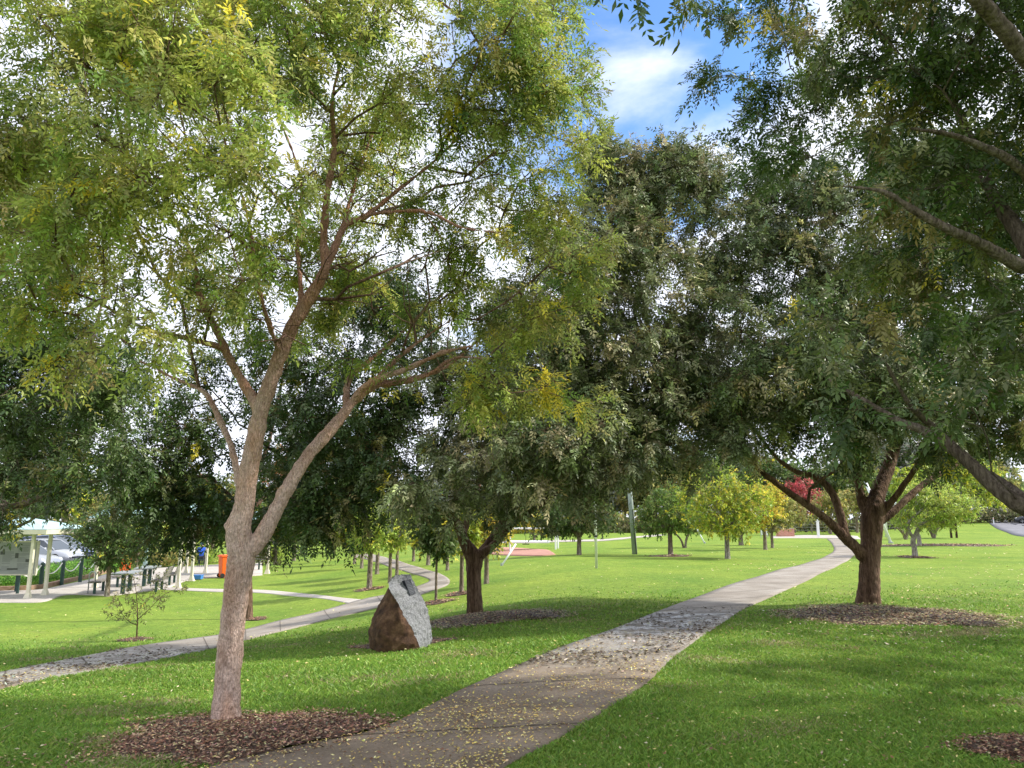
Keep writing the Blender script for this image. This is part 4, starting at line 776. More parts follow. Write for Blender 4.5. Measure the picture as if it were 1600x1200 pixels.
shrubbery('undergrowth', [(-4, 97), (30, 101), (60, 103), (84, 108)], 1.7, 18000, ([(.10, .10, .05), (.16, .15, .07), (.06, .07, .03)], [3, 2, 2]), 'dull brown and olive scrub under the far trees', 'undergrowth', .45, 'stuff', 5)
shrubbery('undergrowth', [(92, 150), (120, 175), (150, 190)], 6, 12000, DG, 'dark green bushes on the rise beyond the road', 'undergrowth', .9, 'stuff', 12)
for i, (px, py, h, n, lab) in enumerate([(262, 884, .9, 2600, 'tall pale grass clump left of the shelter post'), (290, 882, 1.1, 2600, 'rounded garden bush just behind the shelter post'), (232, 887, .8, 2200, 'garden bush behind the picnic tables'), (408, 876, .9, 2200, 'garden bush right of the near trunk fork')]):
    v = P(px, py); shrubbery('garden_bush', [(v.x-1.2, v.y+1), (v.x+1.2, v.y+1.3)], h, n, LM if i % 2 else OL, lab, 'bush', .16, width=1.6, group='bushes behind the plaza')

# ------------------------------------------------------------------ mulch beds
c1 = P(385, 1148)
bed(392, 1150, 1.02, .74, 13000, .034, 'wide bed of brown bark mulch round the near left tree', .045, 1.0)
bed(760, 968, 1.25, .95, 7500, .05, 'dark bark mulch bed round the middle tree behind the boulder', .08, 2.0, chip=CHIP2)
bed(1385, 963, 1.62, 1.35, 12000, .055, 'wide leaf strewn mulch bed round the right tree', .08, 3.0, chip=CHIP2)
bed(400, 968, .3, .3, 600, .05, 'small mulch patch round the hidden thin trunk', .03, 4.0)
bed(212, 1001, .36, .26, 700, .035, 'small dark mulch ring round the sapling', .05, 5.0)
bed(1640, 1180, .5, .42, 4000, .034, 'brown mulch corner at the bottom right edge', .05, 6.0)
bed(681, 942, .45, .4, 500, .06, 'small mulch ring round the slim dark sapling', .03, 7.0)
bed(721, 928, .45, .4, 400, .07, 'small mulch ring left of the middle trunk', .03, 8.0)
bed(577, 921, .5, .45, 400, .07, 'small mulch ring left of the boulder', .03, 2.5)
bed(1430, 871, .7, .7, 500, .09, 'small mulch ring round the forked grey tree', .04, 3.5)
bed(1470, 852, 4.2, 1.4, 1500, .14, 'long brown mulch bed below the multi stemmed shrubs', .05, 4.5)
bed(1048, 869, .9, .8, 300, .1, 'pale mulch ring round the round green tree', .03, 5.5)
bed(628, 1006, .75, .36, 1500, .032, 'thin brown litter worn into the grass round the boulder', .004, 6.5)

# ------------------------------------------------------------------ the boulder
bb = P(622, 1013); Yb = bb.y
def boulder():
    root = empty('boulder', bb, 'granite boulder with dark brown rough side and pale cut face carrying a plaque', 'boulder')
    k = Yb/F
    # silhouettes as (dx px from 622, height px from base), front cut edge between the two faces
    bm = bmesh.new()
    def q(px, py, dy): v = at(px, py, Yb+dy); return v
    M['rock_brown'] = noisy('rock_brown', [(.03, .016, .010), (.095, .048, .025), (.20, .115, .065)], 9, 10, .8, 1, 40, (1, 1, 1), .02)
    M['granite'] = noisy('granite', [(.08, .08, .085), (.20, .205, .215), (.34, .345, .36)], 75, 6, .75, .8, 70, (1, 1, 1), .012)
    # brown body: rings from the base to the top; each ring is (left x, edge x, py)
    rows = [(577, 660, 1018), (575.5, 657, 1010), (575.5, 650, 990), (579, 643, 968), (586, 634, 948), (596, 624, 930), (606, 613, 915)]
    edge = [(658, 1018), (653, 1004), (647.5, 992), (640, 975), (630, 960), (624, 946), (617, 934), (610, 924)]
    left = [(579, 1018), (576.5, 1003), (576, 990), (578, 976), (583, 962), (590, 948), (598, 934), (607, 918)]
    bulge = [-.30, -.34, -.36, -.34, -.28, -.2, -.12, -.05]
    n = 26; V = []; ed = []
    for (ex, ey), (lx, ly), bu in zip(edge, left, bulge):
        row = []
        e = Vector(q(ex, ey, -.30)); l = Vector(q(lx, ly, .12))
        for i in range(n+1):
            t = i/n; p = l.lerp(e, t); s = math.sin(math.pi*t**.8)
            p.y += bu*s*.8; w = min(1, 6*t*(1-t)*1.2)
            p += Vector((0, 1, 0))*.06*mnoise.noise(p*3.2)*w + Vector((0, 1, 0))*.025*mnoise.noise(p*11)*w
            row.append(p)
        V.append(row)
    mb = MB()
    def grid(V_, flip=False):
        r, c = len(V_), len(V_[0]); vs = [v for row in V_ for v in row]
        fs = [(i*c+j, i*c+j+1, (i+1)*c+j+1, (i+1)*c+j) for i in range(r-1) for j in range(c-1)]
        mb.add(vs, [f[::-1] for f in fs] if flip else fs)
    # refine vertically
    def rough(p): return p+Vector((.020*mnoise.noise(p*17)+.010*mnoise.noise(p*45), .016*mnoise.noise(p*21+Vector((5, 1, 2))), .012*mnoise.noise(p*14+Vector((2, 7, 1)))))
    def refine(V_, m=5):
        A = np.array([[tuple(v) for v in r] for r in V_]); R_ = spl(A.reshape(len(V_), -1), m); return [[rough(Vector(p)) for p in r.reshape(-1, 3)] for r in R_]
    G1 = refine(V); 
    # back: from left edge round behind to the right edge of the cut face
    right = [(669, 1018), (674, 1003), (674.5, 992), (672.5, 975), (670, 960), (665, 943), (658, 931), (652, 921)]
    Bk = []
    for (lx, ly), (rx, ry) in zip(left, right):
        l = Vector(q(lx, ly, .12)); r_ = Vector(q(rx, ry, .06)); row = []
        for i in range(n+1):
            t = i/n; p = r_.lerp(l, t); p.y += .42*math.sin(math.pi*t)*(.35+.65*(ly-900)/118); p.y += .04*mnoise.noise(p*3)*math.sin(math.pi*t); row.append(p)
        Bk.append(row)
    G2 = refine(Bk)
    grid(G1); grid(G2)
    # the head, hooded over the brown side: closes the back
    body = mb.build('rough_side', M['rock_brown'], root, bb, smooth=True)
    # granite face: from the cut edge to the right outline, then the broken knob at the top left
    mb = MB(); eg = edge+[(607.5, 915), (610, 906), (617, 899.5)]
    rt = right+[(648, 913), (645, 907), (641, 898)]
    Fc = []
    for j, ((ex, ey), (rx, ry)) in enumerate(zip(eg, rt)):
        e = Vector(q(ex, ey, -.30)) if j < 8 else Vector(q(ex, ey, -.30+.05*(j-7))); r_ = Vector(q(rx, ry, .06))
        row = []
        for i in range(19):
            t = i/18; p = e.lerp(r_, t); w = min(1, 5*t*(1-t)); p.y -= .03*math.sin(math.pi*t)
            p.y += .012*mnoise.noise(p*9)*w
            if j >= 7 and t < .42: p += Vector((.03, .10, .03))*mnoise.noise(p*12)*w - Vector((0, .03, 0))
            row.append(p)
        Fc.append(row)
    G3 = refine(Fc, 4); grid(G3)
    # top and the back of the head
    hb = []
    for j in range(7, 11):
        l = Vector(q(*eg[j], -.3+.05*max(0, j-7))); r_ = Vector(q(*rt[j], .06)); row = []
        for i in range(n+1):
            t = i/n; p = r_.lerp(l, t); p.y += (.30-.05*(j-7))*math.sin(math.pi*t); row.append(p)
        hb.append(row)
    grid(refine(hb, 3))
    a = Fc[-1]; c = hb[-1]; ctr = sum(a, Vector())/len(a)*.5+sum(c, Vector())/len(c)*.5+Vector((0, 0, .006))
    loop = a + c[1:-1]; mb.add(loop+[ctr], [(i, (i+1) % len(loop), len(loop)) for i in range(len(loop))])
    # broken pits of the knob
    fo = mb.build('cut_face', M['granite'], root, bb, smooth=False)
    M['plaque'] = mat('dark_bronze', (.02, .024, .035), .45, .5); M['ptext'] = mat('plaque_letters', (.22, .24, .27), .4)
    # plaque in the cut face
    c0, c1, c2, c3 = [Vector(q(x, y, 0)) for x, y in ((631, 906.5), (641.2, 904.2), (650, 928.5), (640.5, 931.5))]
    # depth: take it from the face
    def fdep(px, py):
        pz = [(at(px, py, Yb).x, at(px, py, Yb).z)]
        c_ = sorted((v for r in G3 for v in r), key=lambda v: (Vector((v.x, v.z))-Vector(pz[0])).length)[:9]; return sum(v.y for v in c_)/9-Yb
    qs = [Vector(at(x, y, Yb+d_)) for x, y, d_ in ((631.5, 907, -.125), (640.6, 905, -.045), (649, 927.5, -.03), (640.3, 930.5, -.11))]
    nrm = (qs[1]-qs[0]).cross(qs[3]-qs[0]).normalized(); nrm = nrm if nrm.y < 0 else -nrm
    mb = MB(); mb.add([v+nrm*.008 for v in qs]+[v-nrm*.08 for v in qs], [(0, 1, 2, 3), (7, 6, 5, 4), (0, 4, 5, 1), (1, 5, 6, 2), (2, 6, 7, 3), (3, 7, 4, 0)])
    pl = mb.build('plaque', M['plaque'], root, bb)
    mb = MB()
    for i in range(9):
        t = .1+.8*i/8; a0 = qs[0].lerp(qs[3], t); b0 = qs[1].lerp(qs[2], t); ind = .30 if i in (0, 1, 8) else .14
        x = ind
        while x < 1-ind:
            w = random.uniform(.05, .12); e0 = a0.lerp(b0, x)+nrm*.0105; e1 = a0.lerp(b0, min(x+w, 1-ind))+nrm*.0105; dn = (qs[3]-qs[0]).normalized()*.0045
            mb.add([e0, e1, e1+dn, e0+dn], [(0, 1, 2, 3)]); x += w+.035
    t_ = mb.build('lettering', M['ptext'], pl, bb)
    t_.parent = pl
    return root
boulder()

# ------------------------------------------------------------------ left: shelters, cars, tables
M['cream'] = noisy('cream_paint', [(.62, .58, .44), (.72, .68, .54)], 4, 4, .5)
M['roof'] = mat('pale_green_roof', (.33, .50, .50), .4); M['dkgreen'] = mat('dark_green_paint', (.02, .06, .05), .4)
M['steel'] = mat('galvanised_steel', (.42, .45, .47), .4, .5, .6); M['timber'] = noisy('weathered_timber', [(.13, .115, .10), (.26, .235, .21)], 12, 6, .8, .4, 30, (1, 6, 6))
M['black'] = mat('black_rubber', (.015, .015, .015), .8); M['orange'] = mat('orange_plastic', (.85, .13, .015), .4)
def post(name, p, h, w, root, top=None, m='cream', shoe=True):
    mb = MB(); mb.box((p.x, p.y, p.z+h/2), (w, w, h))
    o = mb.build(name, M[m], root, root.location, bevel=.008)
    if shoe:
        mb = MB(); mb.box((p.x, p.y, p.z+.11), (w*2.1, w*2.1, .22), taper=.55); mb.box((p.x, p.y, p.z+.012), (w*2.6, w*2.6, .024)); mb.build('post_foot', M[m], o, root.location)
    return o
def hip(x0, x1, y0, y1, z, rise, over=.35):
    x0 -= over; x1 += over; y0 -= over; y1 += over; cx, cy = (x0+x1)/2, (y0+y1)/2; r = abs(x1-x0)/2-abs(y1-y0)/2
    a = [Vector(v) for v in ((x0, y0, z), (x1, y0, z), (x1, y1, z), (x0, y1, z))]
    if r >= 0: t = [Vector((cx-r, cy, z+rise)), Vector((cx+r, cy, z+rise))]; f = [(0, 1, 5, 4), (1, 2, 5), (2, 3, 4, 5), (3, 0, 4)]
    else: t = [Vector((cx, cy+r, z+rise)), Vector((cx, cy-r, z+rise))]; f = [(0, 1, 4), (1, 2, 5, 4), (2, 3, 5), (3, 0, 4, 5)]
    mb = MB(); mb.add(a+t, f); mb.add([v-Vector((0, 0, .05)) for v in a+t], [g_[::-1] for g_ in f]); return mb, a
def shelter(label, posts, h, rise, box, over=.35):
    z = min(p.z for p in posts)+h; c = sum(posts, Vector())/len(posts); c.z = min(p.z for p in posts)
    root = empty('shelter', c, label, 'shelter', 'picnic shelters on the plaza')
    for p in posts: post('post', p, z-p.z, .11, root)
    mb, a = hip(*box, z+.16, rise, over); mb.build('roof', M['roof'], root, c)
    mb = MB(); x0, y0, x1, y1 = a[0].x, a[0].y, a[2].x, a[2].y
    for (cx, cy, dx, dy) in (((x0+x1)/2, y0+.02, x1-x0, .05), ((x0+x1)/2, y1-.02, x1-x0, .05), (x0+.02, (y0+y1)/2, .05, y1-y0-.09), (x1-.02, (y0+y1)/2, .05, y1-y0-.09)): mb.box((cx, cy, z+.07), (dx, dy, .16))
    mb.build('fascia', M['cream'], root, c); return root
pa, pb_ = P(43, 936), P(70, 931)
sp = [pa, pb_, G(pa.x-3.4, pa.y+.2), G(pb_.x-3.2, pb_.y+.6)]
shelter('cream posted shelter with pale blue green roof at the left edge', sp, 2.28, .42, (pa.x-3.4, pa.x+.35, pa.y-.1, pb_.y+1.6))
q1, q2, q3, q4, q5 = P(148, 919), P(278, 919), P(299, 908), P(321, 896), P(205, 897)
shelter('larger cream posted shelter over the picnic tables and benches', [q1, q2, q3, q4, G(q1.x+.6, q4.y)], 2.7, .9, (q1.x, q4.x, q1.y, q4.y))
rr = empty('shelter', P(402, 897), 'far cream shelter posts just right of the near trunk', 'shelter', 'picnic shelters on the plaza')
z0 = rr.location.z
for dx in (-.5, .5): post('post', Vector((rr.location.x+dx, rr.location.y, z0)), 2.6, .12, rr)
mb, a = hip(rr.location.x-.8, rr.location.x+.8, rr.location.y-.6, rr.location.y+.6, z0+2.6, .5, .2); mb.build('roof', M['roof'], rr, rr.location)

# information board
M['board'] = noisy('board_grey', [(.30, .31, .29), (.38, .39, .36)], 2, 4, .5); M['ink'] = mat('faded_ink', (.19, .20, .19), .6); M['photo'] = mat('faded_photo', (.07, .075, .06), .5)
ib = P(18, 929); ib = G(ib.x, ib.y)
root = empty('information_board', ib, 'large grey notice board of faded text on dark green posts under the shelter', 'notice board')
Yi = ib.y; zt, zb = at(20, 847, Yi).z, at(20, 897, Yi).z; xr = at(57, 870, Yi).x; xl = xr-2.5
mb = MB().box(((xl+xr)/2, Yi, (zt+zb)/2), (xr-xl, .05, zt-zb)); pan = mb.build('panel', M['board'], root, ib)
mb = MB()
for (cx, cz, dx, dz) in (((xl+xr)/2, zt+.02, xr-xl+.1, .05), ((xl+xr)/2, zb-.02, xr-xl+.1, .05), (xr+.03, (zt+zb)/2, .07, zt-zb-.005), (xl-.03, (zt+zb)/2, .07, zt-zb-.005)): mb.box((cx, Yi, cz), (dx, .09, dz))
mb.build('frame', M['cream'], root, ib)
mb = MB()
for c in range(4):
    x0 = xr-.12-(c+1)*.58; z = zt-.12
    while z > zb+.1:
        if random.random() < .82:
            w = .48*random.uniform(.55, 1)
            mb.box((x0+w/2, Yi-.027, z), (w, .004, .012))
        z -= .034
mb.build('lettering', M['ink'], pan, ib); mb = MB()
for (px, py, w, h) in ((5, 864, .17, .12), (27, 868, .12, .19), (44, 876, .16, .11), (20, 889, .4, .06), (-2, 890, .15, .06)):
    v = at(px, py, Yi); mb.box((v.x, Yi-.031, v.z), (w, .01, h))
mb.build('picture', M['photo'], pan, ib)
for dx in (xr-.62, xl+.4):
    MB().box((dx, Yi+.06, (ib.z+zt)/2), (.09, .06, zt-ib.z)).build('post', M['dkgreen'], root, ib)

# bollards with sagging white rope
bol = []
for i, (px, py) in enumerate([(38, 0), (74, 0), (106, 0), (134, 0), (158, 0)]):
    Yp = 31+i*1.3; v = at(px, 812, Yp); b = G(v.x, Yp); bol.append(b)
    pos_ = ['leftmost', 'second from left', 'middle', 'fourth from left', 'rightmost'][i]
    mb = MB(); mb.tube([b, b+Vector((0, 0, 1.0))], [.08, .08], 12); o = mb.build('bollard', M['dkgreen'], None, b)
    tag(o, pos_ + ' dark green bollard behind the low hedge', 'bollard', 'green bollards behind the hedge')
    MB().tube([b+Vector((0, 0, 1.0)), b+Vector((0, 0, 1.05))], [.085, .04], 12).build('cap', M['dkgreen'], o, b)
M['rope'] = mat('white_rope', (.75, .74, .7), .8)
mb = MB()
for a, c in zip(bol[:-1], bol[1:]):
    mb.tube([a.lerp(c, t/10)+Vector((0, -.09, .93-.38*4*(t/10)*(1-t/10))) for t in range(11)], .022, 6)
tag(mb.build('rope', M['rope'], None, bol[0]), 'white rope sagging between the dark green bollards', 'rope')

# cars
M['glass'] = mat('car_glass', (.05, .065, .08), .08, .8); M['rim'] = mat('alloy_rim', (.45, .46, .48), .3, .5, .8); M['lamp'] = mat('lamp_glass', (.7, .72, .75), .15, .8)
def car(label, paint, loc, rz, scale=1.0, group='cars parked behind the hedge'):
    m = mat('car_paint', paint, .25, .7, .35); root = empty('parked_car', (0, 0, 0), label, 'car', group)
    # stations from tail to nose: x, half width, sill z, belt z
    st = [(-2.25, .70, .42, .72), (-2.18, .82, .30, .98), (-1.9, .87, .24, 1.02), (-1.2, .90, .22, 1.00), (-.3, .91, .22, .97), (.6, .91, .22, .95), (1.1, .90, .22, .93), (1.6, .87, .23, .85), (2.0, .80, .26, .74), (2.2, .66, .34, .62), (2.25, .5, .42, .52)]
    rings = []
    for (x, w, s, bz) in st:
        rings.append([Vector((x, -w*.93, s)), Vector((x, -w, s+.12)), Vector((x, -w*1.01, (s+bz)/2)), Vector((x, -w*.97, bz-.07)), Vector((x, -w*.86, bz)), Vector((x, 0, bz+.03)), Vector((x, w*.86, bz)), Vector((x, w*.97, bz-.07)), Vector((x, w*1.01, (s+bz)/2)), Vector((x, w, s+.12)), Vector((x, w*.93, s))])
    mb = MB(); n = 11; mb.add([v for r in rings for v in r], [(i*n+k, i*n+(k+1) % n, (i+1)*n+(k+1) % n, (i+1)*n+k) for i in range(len(st)-1) for k in range(n)]+[tuple(range(n)), tuple((len(st)-1)*n+k for k in range(n))[::-1]])
    o = mb.build('body', m, root, smooth=True)
    ca = [(-2.05, .60, 1.02), (-1.75, .64, 1.42), (-1.0, .66, 1.52), (-.1, .66, 1.53), (.35, .63, 1.46), (1.2, .58, .95)]
    mb = MB(); vs = []
    for (x, w, z) in ca: vs += [Vector((x, -w, z)), Vector((x, 0, z+.035)), Vector((x, w, z))]
    fs = [(i*3+k, i*3+k+1, (i+1)*3+k+1, (i+1)*3+k) for i in range(1, 4) for k in range(2)]
    mb.add(vs, fs); mb.add([v-Vector((0, 0, .05)) for v in vs], [f[::-1] for f in fs]); 
    for s_ in (-1, 1):
        for a_, b_ in (((-2.1, .84*s_, .98), (-1.75, .65*s_, 1.42)), ((-1.0, .86*s_, .98), (-.95, .67*s_, 1.51)), ((.1, .86*s_, .97), (0, .67*s_, 1.51)), ((1.25, .80*s_, .92), (.35, .64*s_, 1.46)), ((-1.75, .65*s_, 1.43), (-.1, .67*s_, 1.53)), ((-.1, .67*s_, 1.53), (.35, .64*s_, 1.46))): mb.tube([a_, b_], .035, 6)
    mb.build('roof', m, root, smooth=False)
    for s_ in (-1, 1):
        mb = MB(); mb.add([(-1.98, .83*s_, .99), (-1.0, .85*s_, .98), (.1, .85*s_, .97), (1.2, .79*s_, .93), (.35, .63*s_, 1.44), (0, .655*s_, 1.5), (-.95, .66*s_, 1.5), (-1.72, .64*s_, 1.41)], [(0, 1, 6, 7), (1, 2, 5, 6), (2, 3, 4, 5)]); mb.build('window', M['glass'], root)
        mb = MB(); mb.box((.75, .98*s_, 1.0), (.16, .16, .12)); mb.build('mirror', m, root, bevel=.03)
        mb = MB(); mb.tube([(1.98, .60*s_, .66), (2.12, .52*s_, .62)], [.13, .08], 10); mb.build('headlight', M['lamp'], root)
    MB().add([(1.22, -.77, .94), (1.22, .77, .94), (.38, .61, 1.45), (.38, -.61, 1.45)], [(0, 1, 2, 3)]).build('windscreen', M['glass'], root)
    MB().add([(-2.06, -.72, 1.0), (-2.06, .72, 1.0), (-1.78, .6, 1.4), (-1.78, -.6, 1.4)], [(3, 2, 1, 0)]).build('rear_window', M['glass'], root)
    for x in (-1.35, 1.38):
        for s_ in (-1, 1):
            w = MB().tube([(x, .80*s_-.1, .32), (x, .80*s_+.1, .32)], .38, 24).build('wheel_arch', M['black'], root)
            t = MB().tube([(x, .835*s_-.1, .32), (x, .835*s_+.1, .32)], .325, 24).build('wheel', M['black'], root)
            mb = MB().tube([(x, .845*s_-.105, .32), (x, .845*s_+.105, .32)], .06, 10)
            for a in range(5): an = a*2*math.pi/5; mb.tube([(x, .94*s_, .32), (x+math.cos(an)*.22, .94*s_, .32+math.sin(an)*.22)], .03, 5)
            mb.tube([(x, .85*s_-.1, .32), (x, .85*s_+.1, .32)], .235, 20, cap=False)
            mb.build('rim', M['rim'], t)
    root.location = loc; root.rotation_euler = (0, 0, rz); root.scale = (scale,)*3; return root
def carat(px, Y): v = at(px, 812, Y); return G(v.x, Y)+Vector((0, 0, .03))
car('silver hatchback nearest the hedge, mostly hidden by the notice board', (.34, .36, .40), carat(38, 42), math.radians(-14))
car('bright silver wagon with its bonnet showing right of the notice board', (.42, .44, .48), carat(78, 48), math.radians(-12), 1.0)
car('darker blue grey car parked behind the silver wagon', (.16, .20, .30), carat(92, 52.5), math.radians(-10), 1.08)
car('dark car cut off by the right edge on the road', (.04, .045, .055), G(P(1618, 819).x, P(1618, 819).y)+Vector((0, 0, .05)), math.radians(150), 1.0, None)

# picnic tables and benches
def table(x, y, rz, label):
    b = G(x, y)+Vector((0, 0, .03)); r = empty('picnic_table', (0, 0, 0), label, 'picnic table', 'picnic tables under the shelter')
    mb = MB()
    for k in range(5): mb.box((-.32+.16*k, 0, .74), (.145, 1.9, .045))
    mb.build('table_top', M['steel'], r, bevel=.006)
    for y_ in (-.6, .6):
        mb = MB().box((0, y_, .36), (.14, .12, .715)); mb.box((0, y_, .70), (.72, .08, .03)); mb.build('leg', M['dkgreen'], r)
    r.location = b; r.rotation_euler = (0, 0, rz); return r
def bench(x, y, rz, label, back=True, group='slatted benches beside the picnic tables'):
    b = G(x, y)+Vector((0, 0, .03)); r = empty('bench', (0, 0, 0), label, 'bench', group)
    mb = MB(); [mb.box((-.14+.14*k, 0, .44), (.12, 1.8, .04)) for k in range(3)]; mb.build('seat', M['timber'], r)
    if back:
        rot = Matrix.Rotation(math.radians(18), 3, 'Y'); mb = MB(); [mb.box((.24+.055*k, 0, .56+.15*k), (.035, 1.8, .12), rot) for k in range(3)]; mb.build('backrest', M['timber'], r)
    for y_ in (-.65, .65):
        mb = MB().box((0, y_, .21), (.09, .07, .415)); mb.box((0, y_, .405), (.42, .06, .028))
        if back: mb.tube([(.18, y_, .42), (.42, y_, .98)], .022, 6)
        mb.build('leg', M['dkgreen'], r)
    r.location = b; r.rotation_euler = (0, 0, rz); return r
t1 = at(214, 812, 31); t2 = at(237, 812, 33.8); ra = math.radians(15)
table(t1.x, 30.6, ra, 'nearer grey picnic table beside the sapling'); table(t2.x, 33.8, ra, 'farther grey picnic table, end on to the nearer one')
bench(t1.x+.95, 31.3, ra, 'near bench with slatted back right of the nearer picnic table'); bench(t2.x+.9, 34.2, ra, 'far bench with slatted back right of the farther picnic table')
bench(t1.x-.95, 30.4, ra+math.pi, 'backless bench left of the nearer picnic table', False); bench(t2.x-.9, 33.4, ra+math.pi, 'backless bench left of the farther picnic table', False)
v = P(375, 894); bench(v.x, v.y+1, math.radians(90), 'slatted bench right of the orange bin', True)

# wheelie bins
def bin_(loc, rz, label):
    r = empty('wheelie_bin', (0, 0, 0), label, 'bin', 'orange wheelie bins')
    mb = MB().box((0, 0, .5), (.46, .50, .92), taper=1.18); mb.build('body', M['orange'], r, bevel=.03)
    mb = MB().box((0, -.01, .99), (.60, .68, .06)); mb.box((0, 0, 1.03), (.48, .54, .04)); mb.tube([(-.2, .36, .98), (.2, .36, .98)], .018, 8); mb.build('lid', M['orange'], r, bevel=.015)
    for s_ in (-1, 1): MB().tube([(.20*s_, .22, .10), (.26*s_, .22, .10)], .10, 14).build('wheel', M['black'], r)
    MB().box((0, 0, .03), (.4, .42, .06)).build('base', M['orange'], r)
    r.location = loc; r.rotation_euler = (0, 0, rz); return r
v = P(352, 903); bin_(v+Vector((0, 0, .03)), math.radians(130), 'bright orange wheelie bin standing at the plaza edge left of the near trunk')
v = P(180, 896); bin_(G(v.x, v.y+1)+Vector((0, 0, .03)), math.radians(20), 'orange wheelie bin half hidden behind the dark leaved tree')
M['blue'] = mat('blue_plastic', (.05, .22, .62), .4)
v = P(308, 906); mb = MB(); mb.box((v.x, v.y, v.z+.12), (.42, .3, .18), taper=1.12); mb.box((v.x, v.y, v.z+.215), (.5, .37, .02)); tag(mb.build('crate', M['blue'], None, v, bevel=.01), 'small blue plastic crate on the grass at the plaza edge', 'crate')
# bike hoop
v = P(142, 929); mb = MB(); mb.tube([v+Vector((-.12, 0, 0))]+[v+Vector((-.12*math.cos(a), 0, .72+.12*math.sin(a))) for a in np.linspace(0, math.pi, 9)]+[v+Vector((.12, 0, 0))], .022, 8)
tag(mb.build('hoop_rail', M['steel'], None, v, smooth=True), 'grey metal hoop rail at the plaza edge left of the shelter post', 'hoop rail')
# concrete kerb of the garden bed
kl = [W2(-120, 924.5), W2(0, 923.5), W2(56, 921), W2(94, 914), W2(137, 904), W2(167, 895.5)]; q = spl(kl, 8); mb = MB()
M['kerb'] = noisy('kerb_brick', [(.25, .15, .10), (.38, .26, .19)], 5, 5, .9)
V_ = []
for i, p in enumerate(q):
    d = q[min(i+1, len(q)-1)]-q[max(i-1, 0)]; nrm_ = np.array([-d[1], d[0]])/np.linalg.norm(d)
    z = float(H(*p)); a = p+nrm_*.02; c = p+nrm_*.22; V_ += [(a[0], a[1], z-.05), (a[0], a[1], z+.17), (c[0], c[1], z+.17), (c[0], c[1], z-.05)]
mb.add(V_, [(i*4+k, i*4+(k+1) % 4, (i+1)*4+(k+1) % 4, (i+1)*4+k) for i in range(len(q)-1) for k in range(4)]); tag(mb.build('kerb', M['kerb'], None, None), 'brownish raised kerb along the front of the low hedge', 'kerb', kind='structure')

